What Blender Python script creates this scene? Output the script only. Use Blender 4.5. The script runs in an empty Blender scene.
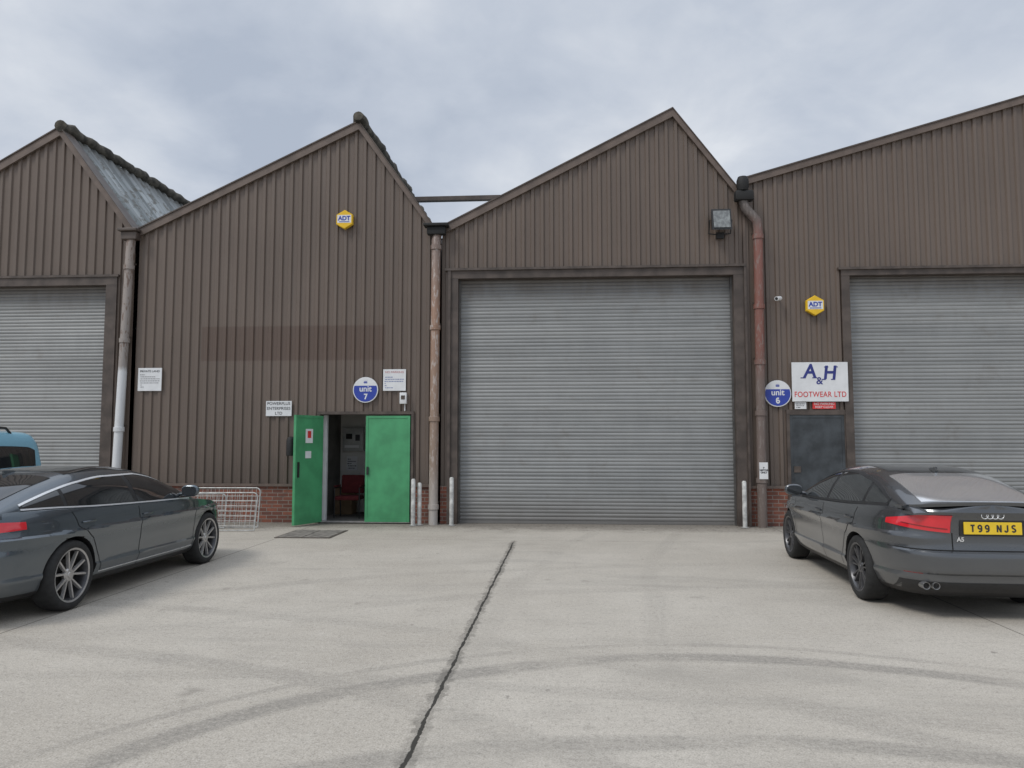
import bpy, bmesh, math, random
from mathutils import Vector
random.seed(4)
scene = bpy.context.scene
wpos = {}

# ------------------------------------------------------------------ helpers
def thing(name, loc, label, cat, group=None, kind=None):
    e = bpy.data.objects.new(name, None)
    e.empty_display_size = 0.3
    e.location = loc
    scene.collection.objects.link(e)
    e["label"] = label
    e["category"] = cat
    if group: e["group"] = group
    if kind: e["kind"] = kind
    wpos[e.name] = Vector(loc)
    return e

def mk(name, verts, faces, mats, parent=None, smooth=False, fm=None, angle=35, label=None):
    if not isinstance(mats, (list, tuple)): mats = [mats]
    vs = [Vector(v) for v in verts]
    lo = Vector((min(v.x for v in vs), min(v.y for v in vs), min(v.z for v in vs)))
    hi = Vector((max(v.x for v in vs), max(v.y for v in vs), max(v.z for v in vs)))
    c = (lo + hi) / 2
    me = bpy.data.meshes.new(name)
    me.from_pydata([tuple(v - c) for v in vs], [], faces)
    for m in mats: me.materials.append(m)
    if fm: me.polygons.foreach_set("material_index", fm)
    if smooth:
        me.polygons.foreach_set("use_smooth", [True] * len(me.polygons))
        me.set_sharp_from_angle(angle=math.radians(angle))
    me.update()
    o = bpy.data.objects.new(name, me)
    scene.collection.objects.link(o)
    if parent is not None:
        o.parent = parent
        o.location = c - wpos[parent.name]
    else:
        o.location = c
    wpos[o.name] = c
    if label: o["label"] = label
    return o

class Geo:
    def __init__(s): s.v = []; s.f = []; s.m = []
    def quad(s, a, b, c, d, m=0):
        i = len(s.v); s.v += [a, b, c, d]; s.f.append((i, i+1, i+2, i+3)); s.m.append(m)
    def poly(s, pts, m=0):
        i = len(s.v); s.v += list(pts); s.f.append(tuple(range(i, i+len(pts)))); s.m.append(m)
    def box(s, x0, x1, y0, y1, z0, z1, m=0, bev=0.0):
        if bev <= 0:
            i = len(s.v)
            s.v += [(x0,y0,z0),(x1,y0,z0),(x1,y1,z0),(x0,y1,z0),(x0,y0,z1),(x1,y0,z1),(x1,y1,z1),(x0,y1,z1)]
            for f in [(0,3,2,1),(4,5,6,7),(0,1,5,4),(1,2,6,5),(2,3,7,6),(3,0,4,7)]:
                s.f.append(tuple(i+k for k in f)); s.m.append(m)
            return
        bm = bmesh.new()
        bmesh.ops.create_cube(bm, size=1)
        for v in bm.verts:
            v.co = Vector(((x0+x1)/2+v.co.x*(x1-x0), (y0+y1)/2+v.co.y*(y1-y0), (z0+z1)/2+v.co.z*(z1-z0)))
        bmesh.ops.bevel(bm, geom=list(bm.edges), offset=bev, segments=2, affect='EDGES', profile=0.5)
        s.addbm(bm, m)
    def addbm(s, bm, m=0):
        i = len(s.v)
        bm.verts.ensure_lookup_table()
        s.v += [tuple(v.co) for v in bm.verts]
        for f in bm.faces:
            s.f.append(tuple(i+v.index for v in f.verts)); s.m.append(m)
        bm.free()
    def hexa(s, p, m=0):
        i = len(s.v); s.v += list(p)
        for f in [(0,3,2,1),(4,5,6,7),(0,1,5,4),(1,2,6,5),(2,3,7,6),(3,0,4,7)]:
            s.f.append(tuple(i+k for k in f)); s.m.append(m)
    def tube(s, path, r, n=16, m=0, caps=True):
        path = [Vector(p) for p in path]
        rs = r if isinstance(r, (list, tuple)) else [r]*len(path)
        base = len(s.v)
        up = None
        for k, p in enumerate(path):
            if k == 0: t = path[1]-path[0]
            elif k == len(path)-1: t = path[-1]-path[-2]
            else: t = (path[k+1]-p).normalized() + (p-path[k-1]).normalized()
            t.normalize()
            if up is None:
                up = Vector((0,0,1)) if abs(t.z) < .9 else Vector((0,1,0))
            a = t.cross(up).normalized(); b = a.cross(t).normalized(); up = b
            for j in range(n):
                an = 2*math.pi*j/n
                s.v.append(tuple(p + a*math.cos(an)*rs[k] + b*math.sin(an)*rs[k]))
        for k in range(len(path)-1):
            for j in range(n):
                s.f.append((base+k*n+j, base+k*n+(j+1)%n, base+(k+1)*n+(j+1)%n, base+(k+1)*n+j)); s.m.append(m)
        if caps:
            s.f.append(tuple(base+j for j in range(n))[::-1]); s.m.append(m)
            s.f.append(tuple(base+(len(path)-1)*n+j for j in range(n))); s.m.append(m)
    def lathe(s, prof, c, axis='x', n=40, m=0, close=False):
        base = len(s.v); c = Vector(c)
        for (r, h) in prof:
            for j in range(n):
                a = 2*math.pi*j/n
                if axis == 'x': s.v.append(tuple(c+Vector((h, r*math.cos(a), r*math.sin(a)))))
                elif axis == 'y': s.v.append(tuple(c+Vector((r*math.cos(a), h, r*math.sin(a)))))
                else: s.v.append(tuple(c+Vector((r*math.cos(a), r*math.sin(a), h))))
        for k in range(len(prof)-1):
            for j in range(n):
                s.f.append((base+k*n+j, base+k*n+(j+1)%n, base+(k+1)*n+(j+1)%n, base+(k+1)*n+j)); s.m.append(m)
    def obj(s, name, mats, parent=None, smooth=False, angle=35, label=None):
        return mk(name, s.v, s.f, mats, parent, smooth, s.m, angle, label)

def boxo(name, x0, x1, y0, y1, z0, z1, mat, parent=None, bev=0.0, label=None):
    g = Geo(); g.box(x0, x1, y0, y1, z0, z1, 0, bev)
    return g.obj(name, mat, parent, bev > 0, 35, label)
def boxes(parent, mat, lst):
    for (name, *c) in lst: boxo(name, *c, mat, parent)

def pchip(pts):
    pts = sorted(pts); xs = [p[0] for p in pts]; ys = [p[1] for p in pts]; n = len(xs)
    h = [xs[i+1]-xs[i] for i in range(n-1)]; d = [(ys[i+1]-ys[i])/h[i] for i in range(n-1)]
    m = [0.0]*n; m[0] = d[0]; m[-1] = d[-1]
    for i in range(1, n-1):
        if d[i-1]*d[i] > 0:
            w1 = 2*h[i]+h[i-1]; w2 = h[i]+2*h[i-1]
            m[i] = (w1+w2)/(w1/d[i-1]+w2/d[i])
    def fn(x):
        if x <= xs[0]: return ys[0]
        if x >= xs[-1]: return ys[-1]
        i = 0
        while x > xs[i+1]: i += 1
        t = (x-xs[i])/h[i]
        return ((2*t**3-3*t**2+1)*ys[i]+(t**3-2*t**2+t)*h[i]*m[i]+(-2*t**3+3*t**2)*ys[i+1]+(t**3-t**2)*h[i]*m[i+1])
    return fn

# ------------------------------------------------------------------ materials
class NT:
    def __init__(s, nt): s.nt = nt
    def n(s, t, **kw):
        nd = s.nt.nodes.new(t)
        for k, v in kw.items(): setattr(nd, k, v)
        return nd
    def l(s, a, b): s.nt.links.new(a, b)
    def put(s, sock, v):
        if isinstance(v, bpy.types.NodeSocket): s.l(v, sock)
        else: sock.default_value = v
    def M(s, op, a, b=None, c=None, clamp=False):
        nd = s.n('ShaderNodeMath', operation=op); nd.use_clamp = clamp
        s.put(nd.inputs[0], a)
        if b is not None: s.put(nd.inputs[1], b)
        if c is not None: s.put(nd.inputs[2], c)
        return nd.outputs[0]
    def noise(s, vec, scale, detail=4, rough=.55, dist=0):
        nd = s.n('ShaderNodeTexNoise')
        if vec is not None: s.l(vec, nd.inputs['Vector'])
        nd.inputs['Scale'].default_value = scale; nd.inputs['Detail'].default_value = detail
        nd.inputs['Roughness'].default_value = rough; nd.inputs['Distortion'].default_value = dist
        return nd.outputs['Fac']
    def map(s, vec, scale=(1,1,1), loc=(0,0,0)):
        nd = s.n('ShaderNodeMapping'); s.l(vec, nd.inputs['Vector'])
        nd.inputs['Scale'].default_value = scale; nd.inputs['Location'].default_value = loc
        return nd.outputs[0]
    def ramp(s, f, stops):
        nd = s.n('ShaderNodeValToRGB'); s.l(f, nd.inputs[0]); e = nd.color_ramp.elements
        while len(e) < len(stops): e.new(.5)
        for k, (p, c) in enumerate(stops):
            e[k].position = p; e[k].color = (c, c, c, 1) if isinstance(c, (int, float)) else (*c, 1)
        return nd.outputs[0]
    def mix(s, f, a, b, bt='MIX'):
        nd = s.n('ShaderNodeMixRGB', blend_type=bt)
        s.put(nd.inputs[0], f)
        for i, v in ((1, a), (2, b)):
            if isinstance(v, bpy.types.NodeSocket): s.l(v, nd.inputs[i])
            else: nd.inputs[i].default_value = (*v, 1)
        return nd.outputs[0]
    def smooth(s, x, a, b, lo=0, hi=1):
        nd = s.n('ShaderNodeMapRange', interpolation_type='SMOOTHSTEP')
        s.put(nd.inputs[0], x)
        for i, v in zip((1,2,3,4), (a, b, lo, hi)): nd.inputs[i].default_value = v
        return nd.outputs[0]

def newmat(name):
    m = bpy.data.materials.new(name); m.use_nodes = True
    nt = NT(m.node_tree); b = m.node_tree.nodes['Principled BSDF']
    tc = nt.n('ShaderNodeTexCoord')
    geo = nt.n('ShaderNodeNewGeometry')
    return m, nt, b, tc, geo.outputs['Position']

def mat(name, col, rough=.6, metal=0, var=.15, scale=6, bump=0, coat=0, ior=None, stretch=(1,1,1)):
    m, nt, b, tc, pos = newmat(name)
    v = nt.map(tc.outputs['Object'], stretch)
    n = nt.noise(v, scale, 5)
    dark = tuple(c*(1-var) for c in col); lite = tuple(min(1, c*(1+var)) for c in col)
    nt.l(nt.mix(nt.smooth(n, .3, .7), dark, lite), b.inputs['Base Color'])
    b.inputs['Roughness'].default_value = rough; b.inputs['Metallic'].default_value = metal
    if coat: b.inputs['Coat Weight'].default_value = coat; b.inputs['Coat Roughness'].default_value = .05
    if ior: b.inputs['IOR'].default_value = ior
    if bump:
        bp = nt.n('ShaderNodeBump'); bp.inputs['Strength'].default_value = bump; bp.inputs['Distance'].default_value = .01
        nt.l(nt.noise(v, scale*6, 4), bp.inputs['Height']); nt.l(bp.outputs[0], b.inputs['Normal'])
    return m

def cladding_mat(name, col, patch=None):
    m, nt, b, tc, pos = newmat(name)
    big = nt.noise(nt.map(pos, (.5, .5, .35)), 1.3, 5)
    st = nt.noise(nt.map(pos, (9, 1, .35)), 1.5, 5, .6)
    fine = nt.noise(nt.map(pos, (14, 14, 3)), 6, 3)
    c = nt.mix(nt.smooth(big, .3, .7), tuple(x*.93 for x in col), tuple(x*1.07 for x in col))
    c = nt.mix(nt.smooth(st, .5, .78, 0, .12), c, tuple(x*1.35 for x in (.16,.15,.14)))
    c = nt.mix(nt.smooth(st, .5, .25, 0, .10), c, tuple(x*.55 for x in col))
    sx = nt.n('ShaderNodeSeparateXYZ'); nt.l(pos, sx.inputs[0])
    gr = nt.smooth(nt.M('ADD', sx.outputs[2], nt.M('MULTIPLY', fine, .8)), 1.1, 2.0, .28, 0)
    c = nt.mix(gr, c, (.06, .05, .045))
    if patch:
        x0, x1, z0, z1 = patch
        def inside(v, a, bb):
            return nt.M('MULTIPLY', nt.smooth(v, a-.02, a+.02), nt.smooth(v, bb-.02, bb+.02, 1, 0))
        k = nt.M('MULTIPLY', inside(sx.outputs[0], x0, x1), inside(sx.outputs[2], z0, z1))
        c = nt.mix(nt.M('MULTIPLY', k, .65), c, (.100, .064, .048))
    c = nt.mix(.15, c, nt.mix(1, c, nt.ramp(fine, [(.3, .75), (.7, 1.15)]), 'MULTIPLY'))
    nt.l(c, b.inputs['Base Color'])
    b.inputs['Roughness'].default_value = .42
    b.inputs['Specular IOR Level'].default_value = .5
    bp = nt.n('ShaderNodeBump'); bp.inputs['Strength'].default_value = .15; bp.inputs['Distance'].default_value = .02
    nt.l(big, bp.inputs['Height']); nt.l(bp.outputs[0], b.inputs['Normal'])
    return m

BROWN = (.142, .109, .088)
M_clad = cladding_mat("brown_cladding", BROWN)
M_cladB = cladding_mat("brown_cladding_patched", BROWN, (-7.57, -3.67, 3.32, 4.04))
M_trim = mat("brown_trim", (.135, .102, .084), .5, 0, .2, 3, .1)
M_frame = mat("frame_brown", (.082, .064, .054), .5, 0, .3, 4, .1)
M_dark = mat("near_black", (.012, .012, .012), .7)
M_blackpl = mat("black_plastic", (.02, .02, .021), .5, 0, .2, 20)
M_white = mat("white_sign", (.72, .73, .74), .4, 0, .06, 4)
M_blue = mat("sign_blue", (.03, .06, .36), .4, 0, .05, 4)
M_navy = mat("sign_navy", (.025, .035, .20), .4)
M_red = mat("sign_red", (.62, .04, .04), .4)
M_ink = mat("sign_ink", (.03, .03, .035), .5)
M_yellow = mat("alarm_yellow", (.80, .50, .02), .4, 0, .08, 5)
M_plate = mat("plate_yellow", (.80, .55, .03), .35, 0, .05, 5)

def brick_mat():
    m, nt, b, tc, pos = newmat("red_brick")
    sx = nt.n('ShaderNodeSeparateXYZ'); nt.l(pos, sx.inputs[0])
    cb = nt.n('ShaderNodeCombineXYZ'); nt.l(nt.M('ADD', sx.outputs[0], sx.outputs[1]), cb.inputs[0]); nt.l(sx.outputs[2], cb.inputs[1])
    br = nt.n('ShaderNodeTexBrick'); nt.l(cb.outputs[0], br.inputs['Vector'])
    br.inputs['Scale'].default_value = 1; br.inputs['Brick Width'].default_value = .225
    br.inputs['Row Height'].default_value = .075; br.inputs['Mortar Size'].default_value = .007
    br.inputs['Color1'].default_value = (.27, .095, .06, 1); br.inputs['Color2'].default_value = (.15, .06, .045, 1)
    br.inputs['Mortar'].default_value = (.26, .23, .20, 1)
    n = nt.noise(pos, 9, 5)
    c = nt.mix(nt.smooth(n, .45, .75, 0, .6), br.outputs['Color'], (.10, .08, .07))
    nt.l(c, b.inputs['Base Color']); b.inputs['Roughness'].default_value = .9
    bp = nt.n('ShaderNodeBump'); bp.inputs['Strength'].default_value = .6; bp.inputs['Distance'].default_value = .008
    nt.l(nt.M('SUBTRACT', 1, br.outputs['Fac']), bp.inputs['Height']); nt.l(bp.outputs[0], b.inputs['Normal'])
    return m
M_brick = brick_mat()

def shutter_mat(name="galvanised_shutter"):
    m, nt, b, tc, pos = newmat(name)
    sx = nt.n('ShaderNodeSeparateXYZ'); nt.l(pos, sx.inputs[0])
    st = nt.noise(nt.map(pos, (1.6, 1, .5)), 2, 5, .6)
    sl = nt.noise(nt.map(pos, (.25, 1, 13.6)), 1.0, 3, .7)
    bd = nt.noise(nt.map(pos, (.1, 1, 1.7)), 1.3, 3, .6)
    sm = nt.noise(nt.map(pos, (1, 1, 1.2)), 2.2, 6, .65)
    fl = nt.noise(nt.map(pos, (3, 1, 25)), 6, 4, .7)
    c = nt.mix(nt.smooth(st, .3, .7), (.250, .257, .257), (.290, .298, .298))
    c = nt.mix(nt.smooth(bd, .4, .65, 0, .6), c, (.34, .345, .34))
    c = nt.mix(nt.smooth(sl, .38, .66, 0, .6), c, (.185, .19, .19))
    c = nt.mix(nt.smooth(fl, .5, .75, 0, .4), c, (.36, .365, .36))
    c = nt.mix(nt.smooth(sm, .54, .78, 0, .42), c, (.17, .15, .13))
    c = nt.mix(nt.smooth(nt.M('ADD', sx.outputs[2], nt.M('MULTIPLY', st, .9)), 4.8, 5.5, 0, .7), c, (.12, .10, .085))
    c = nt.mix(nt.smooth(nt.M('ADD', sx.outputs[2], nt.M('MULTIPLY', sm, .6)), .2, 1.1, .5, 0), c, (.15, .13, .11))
    nt.l(c, b.inputs['Base Color']); b.inputs['Metallic'].default_value = .25; b.inputs['Roughness'].default_value = .55
    return m
M_shutter = shutter_mat()

def pipe_mat(name, stops, streak, amt=.8, zmin=-1):
    m, nt, b, tc, pos = newmat(name)
    sx = nt.n('ShaderNodeSeparateXYZ'); nt.l(pos, sx.inputs[0])
    z = nt.M('DIVIDE', nt.M('ADD', sx.outputs[2], nt.M('MULTIPLY', nt.noise(nt.map(pos, (6,6,2)), 2, 4), .3)), 7.0)
    c = nt.ramp(z, stops)
    n = nt.noise(nt.map(pos, (8, 8, 2.2)), 2.6, 6, .65)
    k = nt.M('MULTIPLY', nt.smooth(n, .52, .60, 0, amt), nt.smooth(sx.outputs[2], zmin-.3, zmin+.3, .08, 1))
    c = nt.mix(k, c, streak)
    nt.l(c, b.inputs['Base Color']); b.inputs['Roughness'].default_value = .5
    return m
M_pipe1 = pipe_mat("pipe_white_grey", [(0, (.66,.67,.68)), (.46, (.64,.65,.66)), (.48, (.30,.27,.25)), (1, (.30,.25,.22))], (.15,.095,.07), .85, 3.4)
M_pipe2 = pipe_mat("pipe_worn_tan", [(0, (.48,.46,.44)), (.10, (.38,.34,.31)), (.2, (.27,.20,.155)), (.62, (.29,.175,.12)), (.8, (.22,.16,.135)), (1, (.12,.10,.09))], (.44,.39,.355))
M_pipe3 = pipe_mat("pipe_red_brown", [(0, (.15,.12,.105)), (.42, (.16,.12,.105)), (.52, (.20,.085,.065)), (.82, (.22,.095,.075)), (.9, (.13,.11,.10)), (1, (.10,.09,.085))], (.23,.20,.185), .6)

def ground_mat():
    m, nt, b, tc, pos = newmat("worn_concrete")
    sx = nt.n('ShaderNodeSeparateXYZ'); nt.l(pos, sx.inputs[0]); X = sx.outputs[0]; Y = sx.outputs[1]
    n1 = nt.noise(pos, .35, 6, .6); n2 = nt.noise(pos, 2.2, 6, .7); n3 = nt.noise(pos, 26, 5, .8); n4 = nt.noise(pos, 9, 5, .75); n5 = nt.noise(pos, 90, 2, .7)
    c = nt.mix(nt.smooth(n1, .35, .65), (.410, .373, .318), (.475, .437, .378))
    c = nt.mix(nt.smooth(n2, .42, .75, 0, .38), c, (.31, .282, .245))
    c = nt.mix(nt.smooth(n2, .45, .25, 0, .35), c, (.55, .512, .45))
    c = nt.mix(nt.smooth(n3, .51, .66, 0, .62), c, (.23, .21, .182))
    c = nt.mix(nt.smooth(n3, .46, .32, 0, .5), c, (.60, .565, .51))
    c = nt.mix(nt.smooth(n5, .5, .68, 0, .6), c, (.20, .183, .158))
    c = nt.mix(nt.smooth(n5, .48, .32, 0, .4), c, (.64, .605, .55))
    c = nt.mix(nt.smooth(n4, .56, .74, 0, .5), c, (.24, .22, .19))
    c = nt.mix(nt.smooth(X, -.87, -.84, 0, .10), c, (.52, .485, .43))
    bs = nt.noise(nt.map(pos, (1.2, 16, 1)), 1.5, 4, .6)
    c = nt.mix(nt.smooth(bs, .5, .8, 0, .25), c, (.28, .26, .23))
    wob = nt.M('MULTIPLY', nt.M('SUBTRACT', nt.noise(pos, .35, 1), .5), .45)
    brk = nt.noise(pos, .7, 5, .7)
    tot = None
    arcs = [(1.2, 1.9, 4.15, .12, .95), (1.2, 1.9, 4.50, .05, .5), (.9, -.3, 4.75, .11, .75), (3.2, -2.5, 11.5, .13, .28), (3.2, -2.5, 13.0, .13, .26),
            (-6, -4, 10.2, .14, .5), (-6,-4,11.7,.13,.38), (-2, -9, 14.4, .1, .32), (26, 6, 25.2, .12, .24), (26, 6, 26.7, .12, .2)]
    for cx, cy, R, w, s in arcs:
        dx = nt.M('SUBTRACT', X, cx); dy = nt.M('SUBTRACT', Y, cy)
        r = nt.M('SQRT', nt.M('ADD', nt.M('MULTIPLY', dx, dx), nt.M('MULTIPLY', dy, dy)))
        q = nt.M('SUBTRACT', nt.M('ADD', r, wob), R)
        d = nt.M('ABSOLUTE', q)
        k = nt.M('MULTIPLY', nt.smooth(d, w*.5, w*1.3, 1, 0), s)
        tot = k if tot is None else nt.M('MAXIMUM', tot, k)
    tot = nt.M('MULTIPLY', tot, nt.smooth(brk, .34, .58, .2, 1))
    tot = nt.M('MULTIPLY', tot, nt.smooth(n3, .3, .6, .5, 1))
    c = nt.mix(nt.M('MULTIPLY', tot, .56), c, (.14, .132, .12))
    smr = nt.noise(nt.map(pos, (.35, 1.4, 1), (3, 1, 0)), .9, 5, .6, .6)
    c = nt.mix(nt.smooth(smr, .52, .72, 0, .38), c, (.26, .243, .215))
    oil = nt.smooth(nt.noise(pos, 1.7, 3), .66, .76, 0, .45)
    c = nt.mix(oil, c, (.18, .165, .142))
    drip = nt.smooth(nt.noise(pos, 6, 2), .74, .77, 0, .5)
    c = nt.mix(drip, c, (.11, .10, .09))
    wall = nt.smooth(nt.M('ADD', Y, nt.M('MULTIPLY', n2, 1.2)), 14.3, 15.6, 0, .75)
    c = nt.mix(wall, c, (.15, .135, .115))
    deb = nt.M('MULTIPLY', nt.smooth(nt.noise(pos, 16, 3, .6), .58, .64), nt.smooth(Y, 13.4, 14.9, 0, .85))
    c = nt.mix(deb, c, (.07, .055, .04))
    jw = nt.M('MULTIPLY', nt.M('SUBTRACT', nt.noise(nt.map(pos, (0,1,0)), 2.0, 10, .68), .5), .065)
    jn = nt.smooth(nt.noise(pos, 3, 4), .3, .6, .3, 1)
    def line(v, at, w, s, wobble=None, ws=None):
        vv = v if wobble is None else nt.M('ADD', v, wobble)
        d = nt.M('ABSOLUTE', nt.M('SUBTRACT', vv, at))
        if ws is not None: d = nt.M('DIVIDE', d, ws)
        return nt.M('MULTIPLY', nt.smooth(d, w*.6, w, 1, 0), s)
    near = nt.smooth(Y, 12.3, 12.9, 1, 0)
    wv = nt.smooth(nt.noise(pos, 9, 4, .7), .3, .65, .5, 1.5)
    crack = nt.M('MULTIPLY', line(X, -.85, .0145, .97, jw, wv), near)
    cr2 = nt.M('MULTIPLY', nt.M('MULTIPLY', line(X, -.85, .06, .45, jw, wv), jn), near)
    straight = [line(X, -4.94, .011, .6), line(X, 3.97, .011, .55), line(X, -9.35, .011, .5), line(X, 8.4, .011, .5), nt.M('MULTIPLY', line(Y, 12.75, .011, .4), jn)]
    j = crack
    for q in straight + [cr2]: j = nt.M('MAXIMUM', j, q)
    c = nt.mix(j, c, (.035, .033, .028))
    nt.l(c, b.inputs['Base Color']); b.inputs['Roughness'].default_value = .9
    b.inputs['Specular IOR Level'].default_value = .25
    h = nt.M('SUBTRACT', nt.M('ADD', nt.M('MULTIPLY', n3, .4), nt.M('MULTIPLY', n4, .4)), nt.M('MULTIPLY', crack, 2))
    bp = nt.n('ShaderNodeBump'); bp.inputs['Strength'].default_value = .4; bp.inputs['Distance'].default_value = .014
    nt.l(h, bp.inputs['Height']); nt.l(bp.outputs[0], b.inputs['Normal'])
    return m

# ------------------------------------------------------------------ text
def text(s, size, x, y, z, mt, parent, name="lettering", align='CENTER', bold=0, sx=1.0, ext=.0015, spacing=1.0, line=1.0, fit=None, shear=0):
    cu = bpy.data.curves.new("tmp", 'FONT'); cu.body = s; cu.size = size; cu.align_x = align; cu.align_y = 'CENTER'
    cu.extrude = ext; cu.offset = bold; cu.space_character = spacing; cu.space_line = line; cu.shear = shear
    o = bpy.data.objects.new("tmp", cu); scene.collection.objects.link(o)
    bpy.context.view_layer.update()
    me = bpy.data.meshes.new_from_object(o.evaluated_get(bpy.context.evaluated_depsgraph_get()))
    if fit:
        x0 = min(v.co.x for v in me.vertices); x1 = max(v.co.x for v in me.vertices)
        sx = fit/(x1-x0); x -= sx*(x0+x1)/2
    vs = [(x+v.co.x*sx, y-v.co.z, z+v.co.y) for v in me.vertices]
    fs = [tuple(p.vertices) for p in me.polygons]
    bpy.data.objects.remove(o); bpy.data.meshes.remove(me)
    return mk(name, vs, fs, mt, parent)

def arc(cx, cy, rx, ry, a0, a1, n=14): return [(cx+rx*math.cos(math.radians(a0+(a1-a0)*k/n)), cy+ry*math.sin(math.radians(a0+(a1-a0)*k/n))) for k in range(n+1)]
nine = [arc(.30, .68, .23, .25, 0, 360, 26), [(.53, .68), (.53, .52)]+arc(.28, .36, .25, .29, 25, -95, 12)+[(.12, .10)]]
GLY = {'9': nine, '6': [[(.6-a, 1-b) for a, b in q] for q in nine], '7': [[(.04, .93), (.56, .93), (.24, .0)]],
       'T': [[(.0, .93), (.6, .93)], [(.3, .93), (.3, 0)]], 'N': [[(.06, 0), (.06, 1)], [(.06, .96), (.54, .04)], [(.54, 0), (.54, 1)]],
       'J': [[(.46, 1), (.46, .28)]+arc(.27, .26, .19, .20, 0, -180, 12)], 'S': [arc(.30, .74, .22, .20, 25, 250, 14)+arc(.30, .27, .23, .21, 75, -155, 14)], ' ': []}
def strokes(s, x, y, z, h, w, sw, gap, mt, parent, name):
    tw = sum((w if ch != ' ' else w*.55)+gap for ch in s)-gap; cx = x-tw/2
    for ch in s:
        g = Geo()
        for li, q in enumerate(GLY[ch]):
            P = [Vector((cx+a/.6*(w-sw)+sw/2, z+sw/2+b_*(h-sw))) for a, b_ in q]; L_ = []; R_ = []
            closed = (P[0]-P[-1]).length < 1e-5
            for k, p_ in enumerate(P):
                t0 = (P[k]-P[k-1]) if k > 0 else ((P[0]-P[-2]) if closed else None); t1 = (P[k+1]-P[k]) if k < len(P)-1 else ((P[1]-P[0]) if closed else None)
                if t0 is None: t0 = t1
                if t1 is None: t1 = t0
                t0 = t0.normalized(); t1 = t1.normalized(); n0 = Vector((-t0.y, t0.x)); n1 = Vector((-t1.y, t1.x)); nn = (n0+n1).normalized(); m_ = min(1/max(nn.dot(n0), .3), 2)
                L_.append(p_+nn*m_*sw/2); R_.append(p_-nn*m_*sw/2)
            yy = y-.0004*li
            for k in range(len(P)-1): g.quad((R_[k].x, yy, R_[k].y), (R_[k+1].x, yy, R_[k+1].y), (L_[k+1].x, yy, L_[k+1].y), (L_[k].x, yy, L_[k].y))
        if g.v: g.obj(name, mt, parent)
        cx += (w if ch != ' ' else w*.55)+gap

# ------------------------------------------------------------------ ground
g = Geo()
g.quad((-400,-400,0),(400,-400,0),(400,400,0),(-400,400,0))
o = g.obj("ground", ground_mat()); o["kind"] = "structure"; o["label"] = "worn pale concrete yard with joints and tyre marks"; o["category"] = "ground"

# ------------------------------------------------------------------ cladding
WY = 15.1
PITCH = .195
K0, K1, K2 = .52, .61, .91
def prof(x):
    t = (x % PITCH)/PITCH
    if t < K0: return 0.0
    if t < K1: return (t-K0)/(K1-K0)
    if t < K2: return 1.0
    return 1-(t-K2)/(1-K2)
def cladding(name, x0, x1, topf, knots, openings, zb, mt, parent, y=WY, depth=.032):
    bps = {x0, x1}
    k = math.floor(x0/PITCH)-1
    while k*PITCH < x1+PITCH:
        for t in (0, K0, K1, K2):
            x = (k+t)*PITCH
            if x0 < x < x1: bps.add(x)
        k += 1
    for x in knots: bps.add(x)
    for a, b_, _, _ in openings:
        for x in (a, b_):
            if x0 < x < x1: bps.add(x)
    xs = sorted(bps); g = Geo()
    for a, b_ in zip(xs[:-1], xs[1:]):
        if b_-a < 1e-5: continue
        mid = (a+b_)/2; segs = [(zb, None)]
        for oa, ob, za, zt in openings:
            if oa < mid < ob:
                segs = ([(zb, za)] if za > zb else []) + [(zt, None)]
        ya = y-depth*prof(a+1e-6); yb = y-depth*prof(b_-1e-6)
        for lo, hi in segs:
            g.quad((a, ya, lo), (b_, yb, lo), (b_, yb, topf(b_) if hi is None else hi), (a, ya, topf(a) if hi is None else hi))
    return g.obj(name, mt, parent)

def shutter(name, x0, x1, z1, y, parent):
    g = Geo(); p = .0735; z = .06
    g.box(x0, x1, y-.03, y+.02, 0.005, .06, 0)
    while z < z1:
        pr = [(0, 0), (.012, .007), (.030, .011), (.048, .010), (.064, .005), (p, 0)]
        for (h0, d0), (h1, d1) in zip(pr[:-1], pr[1:]):
            g.quad((x0, y-d0, z+h0), (x1, y-d0, z+h0), (x1, y-d1, z+h1), (x0, y-d1, z+h1))
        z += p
    return g.obj(name, M_shutter, parent, True, 60)

def rake(parent, pts, h=.15, y0=WY-.09, y1=WY-.038, over=.03):
    for (xa, za), (xb, zb) in zip(pts[:-1], pts[1:]):
        g = Geo()
        g.hexa([(xa,y0,za-h),(xb,y0,zb-h),(xb,y1,zb-h),(xa,y1,za-h),(xa,y0,za+over),(xb,y0,zb+over),(xb,y1,zb+over),(xa,y1,za+over)])
        g.obj("barge_board", M_trim, parent)
        g = Geo()
        g.hexa([(xa,y0-.02,za+over+.002),(xb,y0-.02,zb+over+.002),(xb,y1+.3,zb+over+.002),(xa,y1+.3,za+over+.002),(xa,y0-.02,za+over+.03),(xb,y0-.02,zb+over+.03),(xb,y1+.3,zb+over+.03),(xa,y1+.3,za+over+.03)])
        g.obj("verge_flashing", M_frame, parent)

def roof_sheet(parent, xa, za, xb, zb, mt, name="roof", y0=WY+.02, y1=44, pitch=.30, amp=.035):
    g = Geo(); n = int((y1-y0)/pitch*2); nx = -(zb-za); nz = (xb-xa); L = math.hypot(nx, nz); nx /= L; nz /= L
    if nz < 0: nx, nz = -nx, -nz
    prev = None
    for i in range(n+1):
        y = y0+(y1-y0)*i/n; o_ = amp*(1 if i % 2 else -1)
        cur = ((xa+nx*o_, y, za+nz*o_), (xb+nx*o_, y, zb+nz*o_))
        if prev: g.quad(prev[0], prev[1], cur[1], cur[0])
        prev = cur
    return g.obj(name, mt, parent, False, 80)

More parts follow.
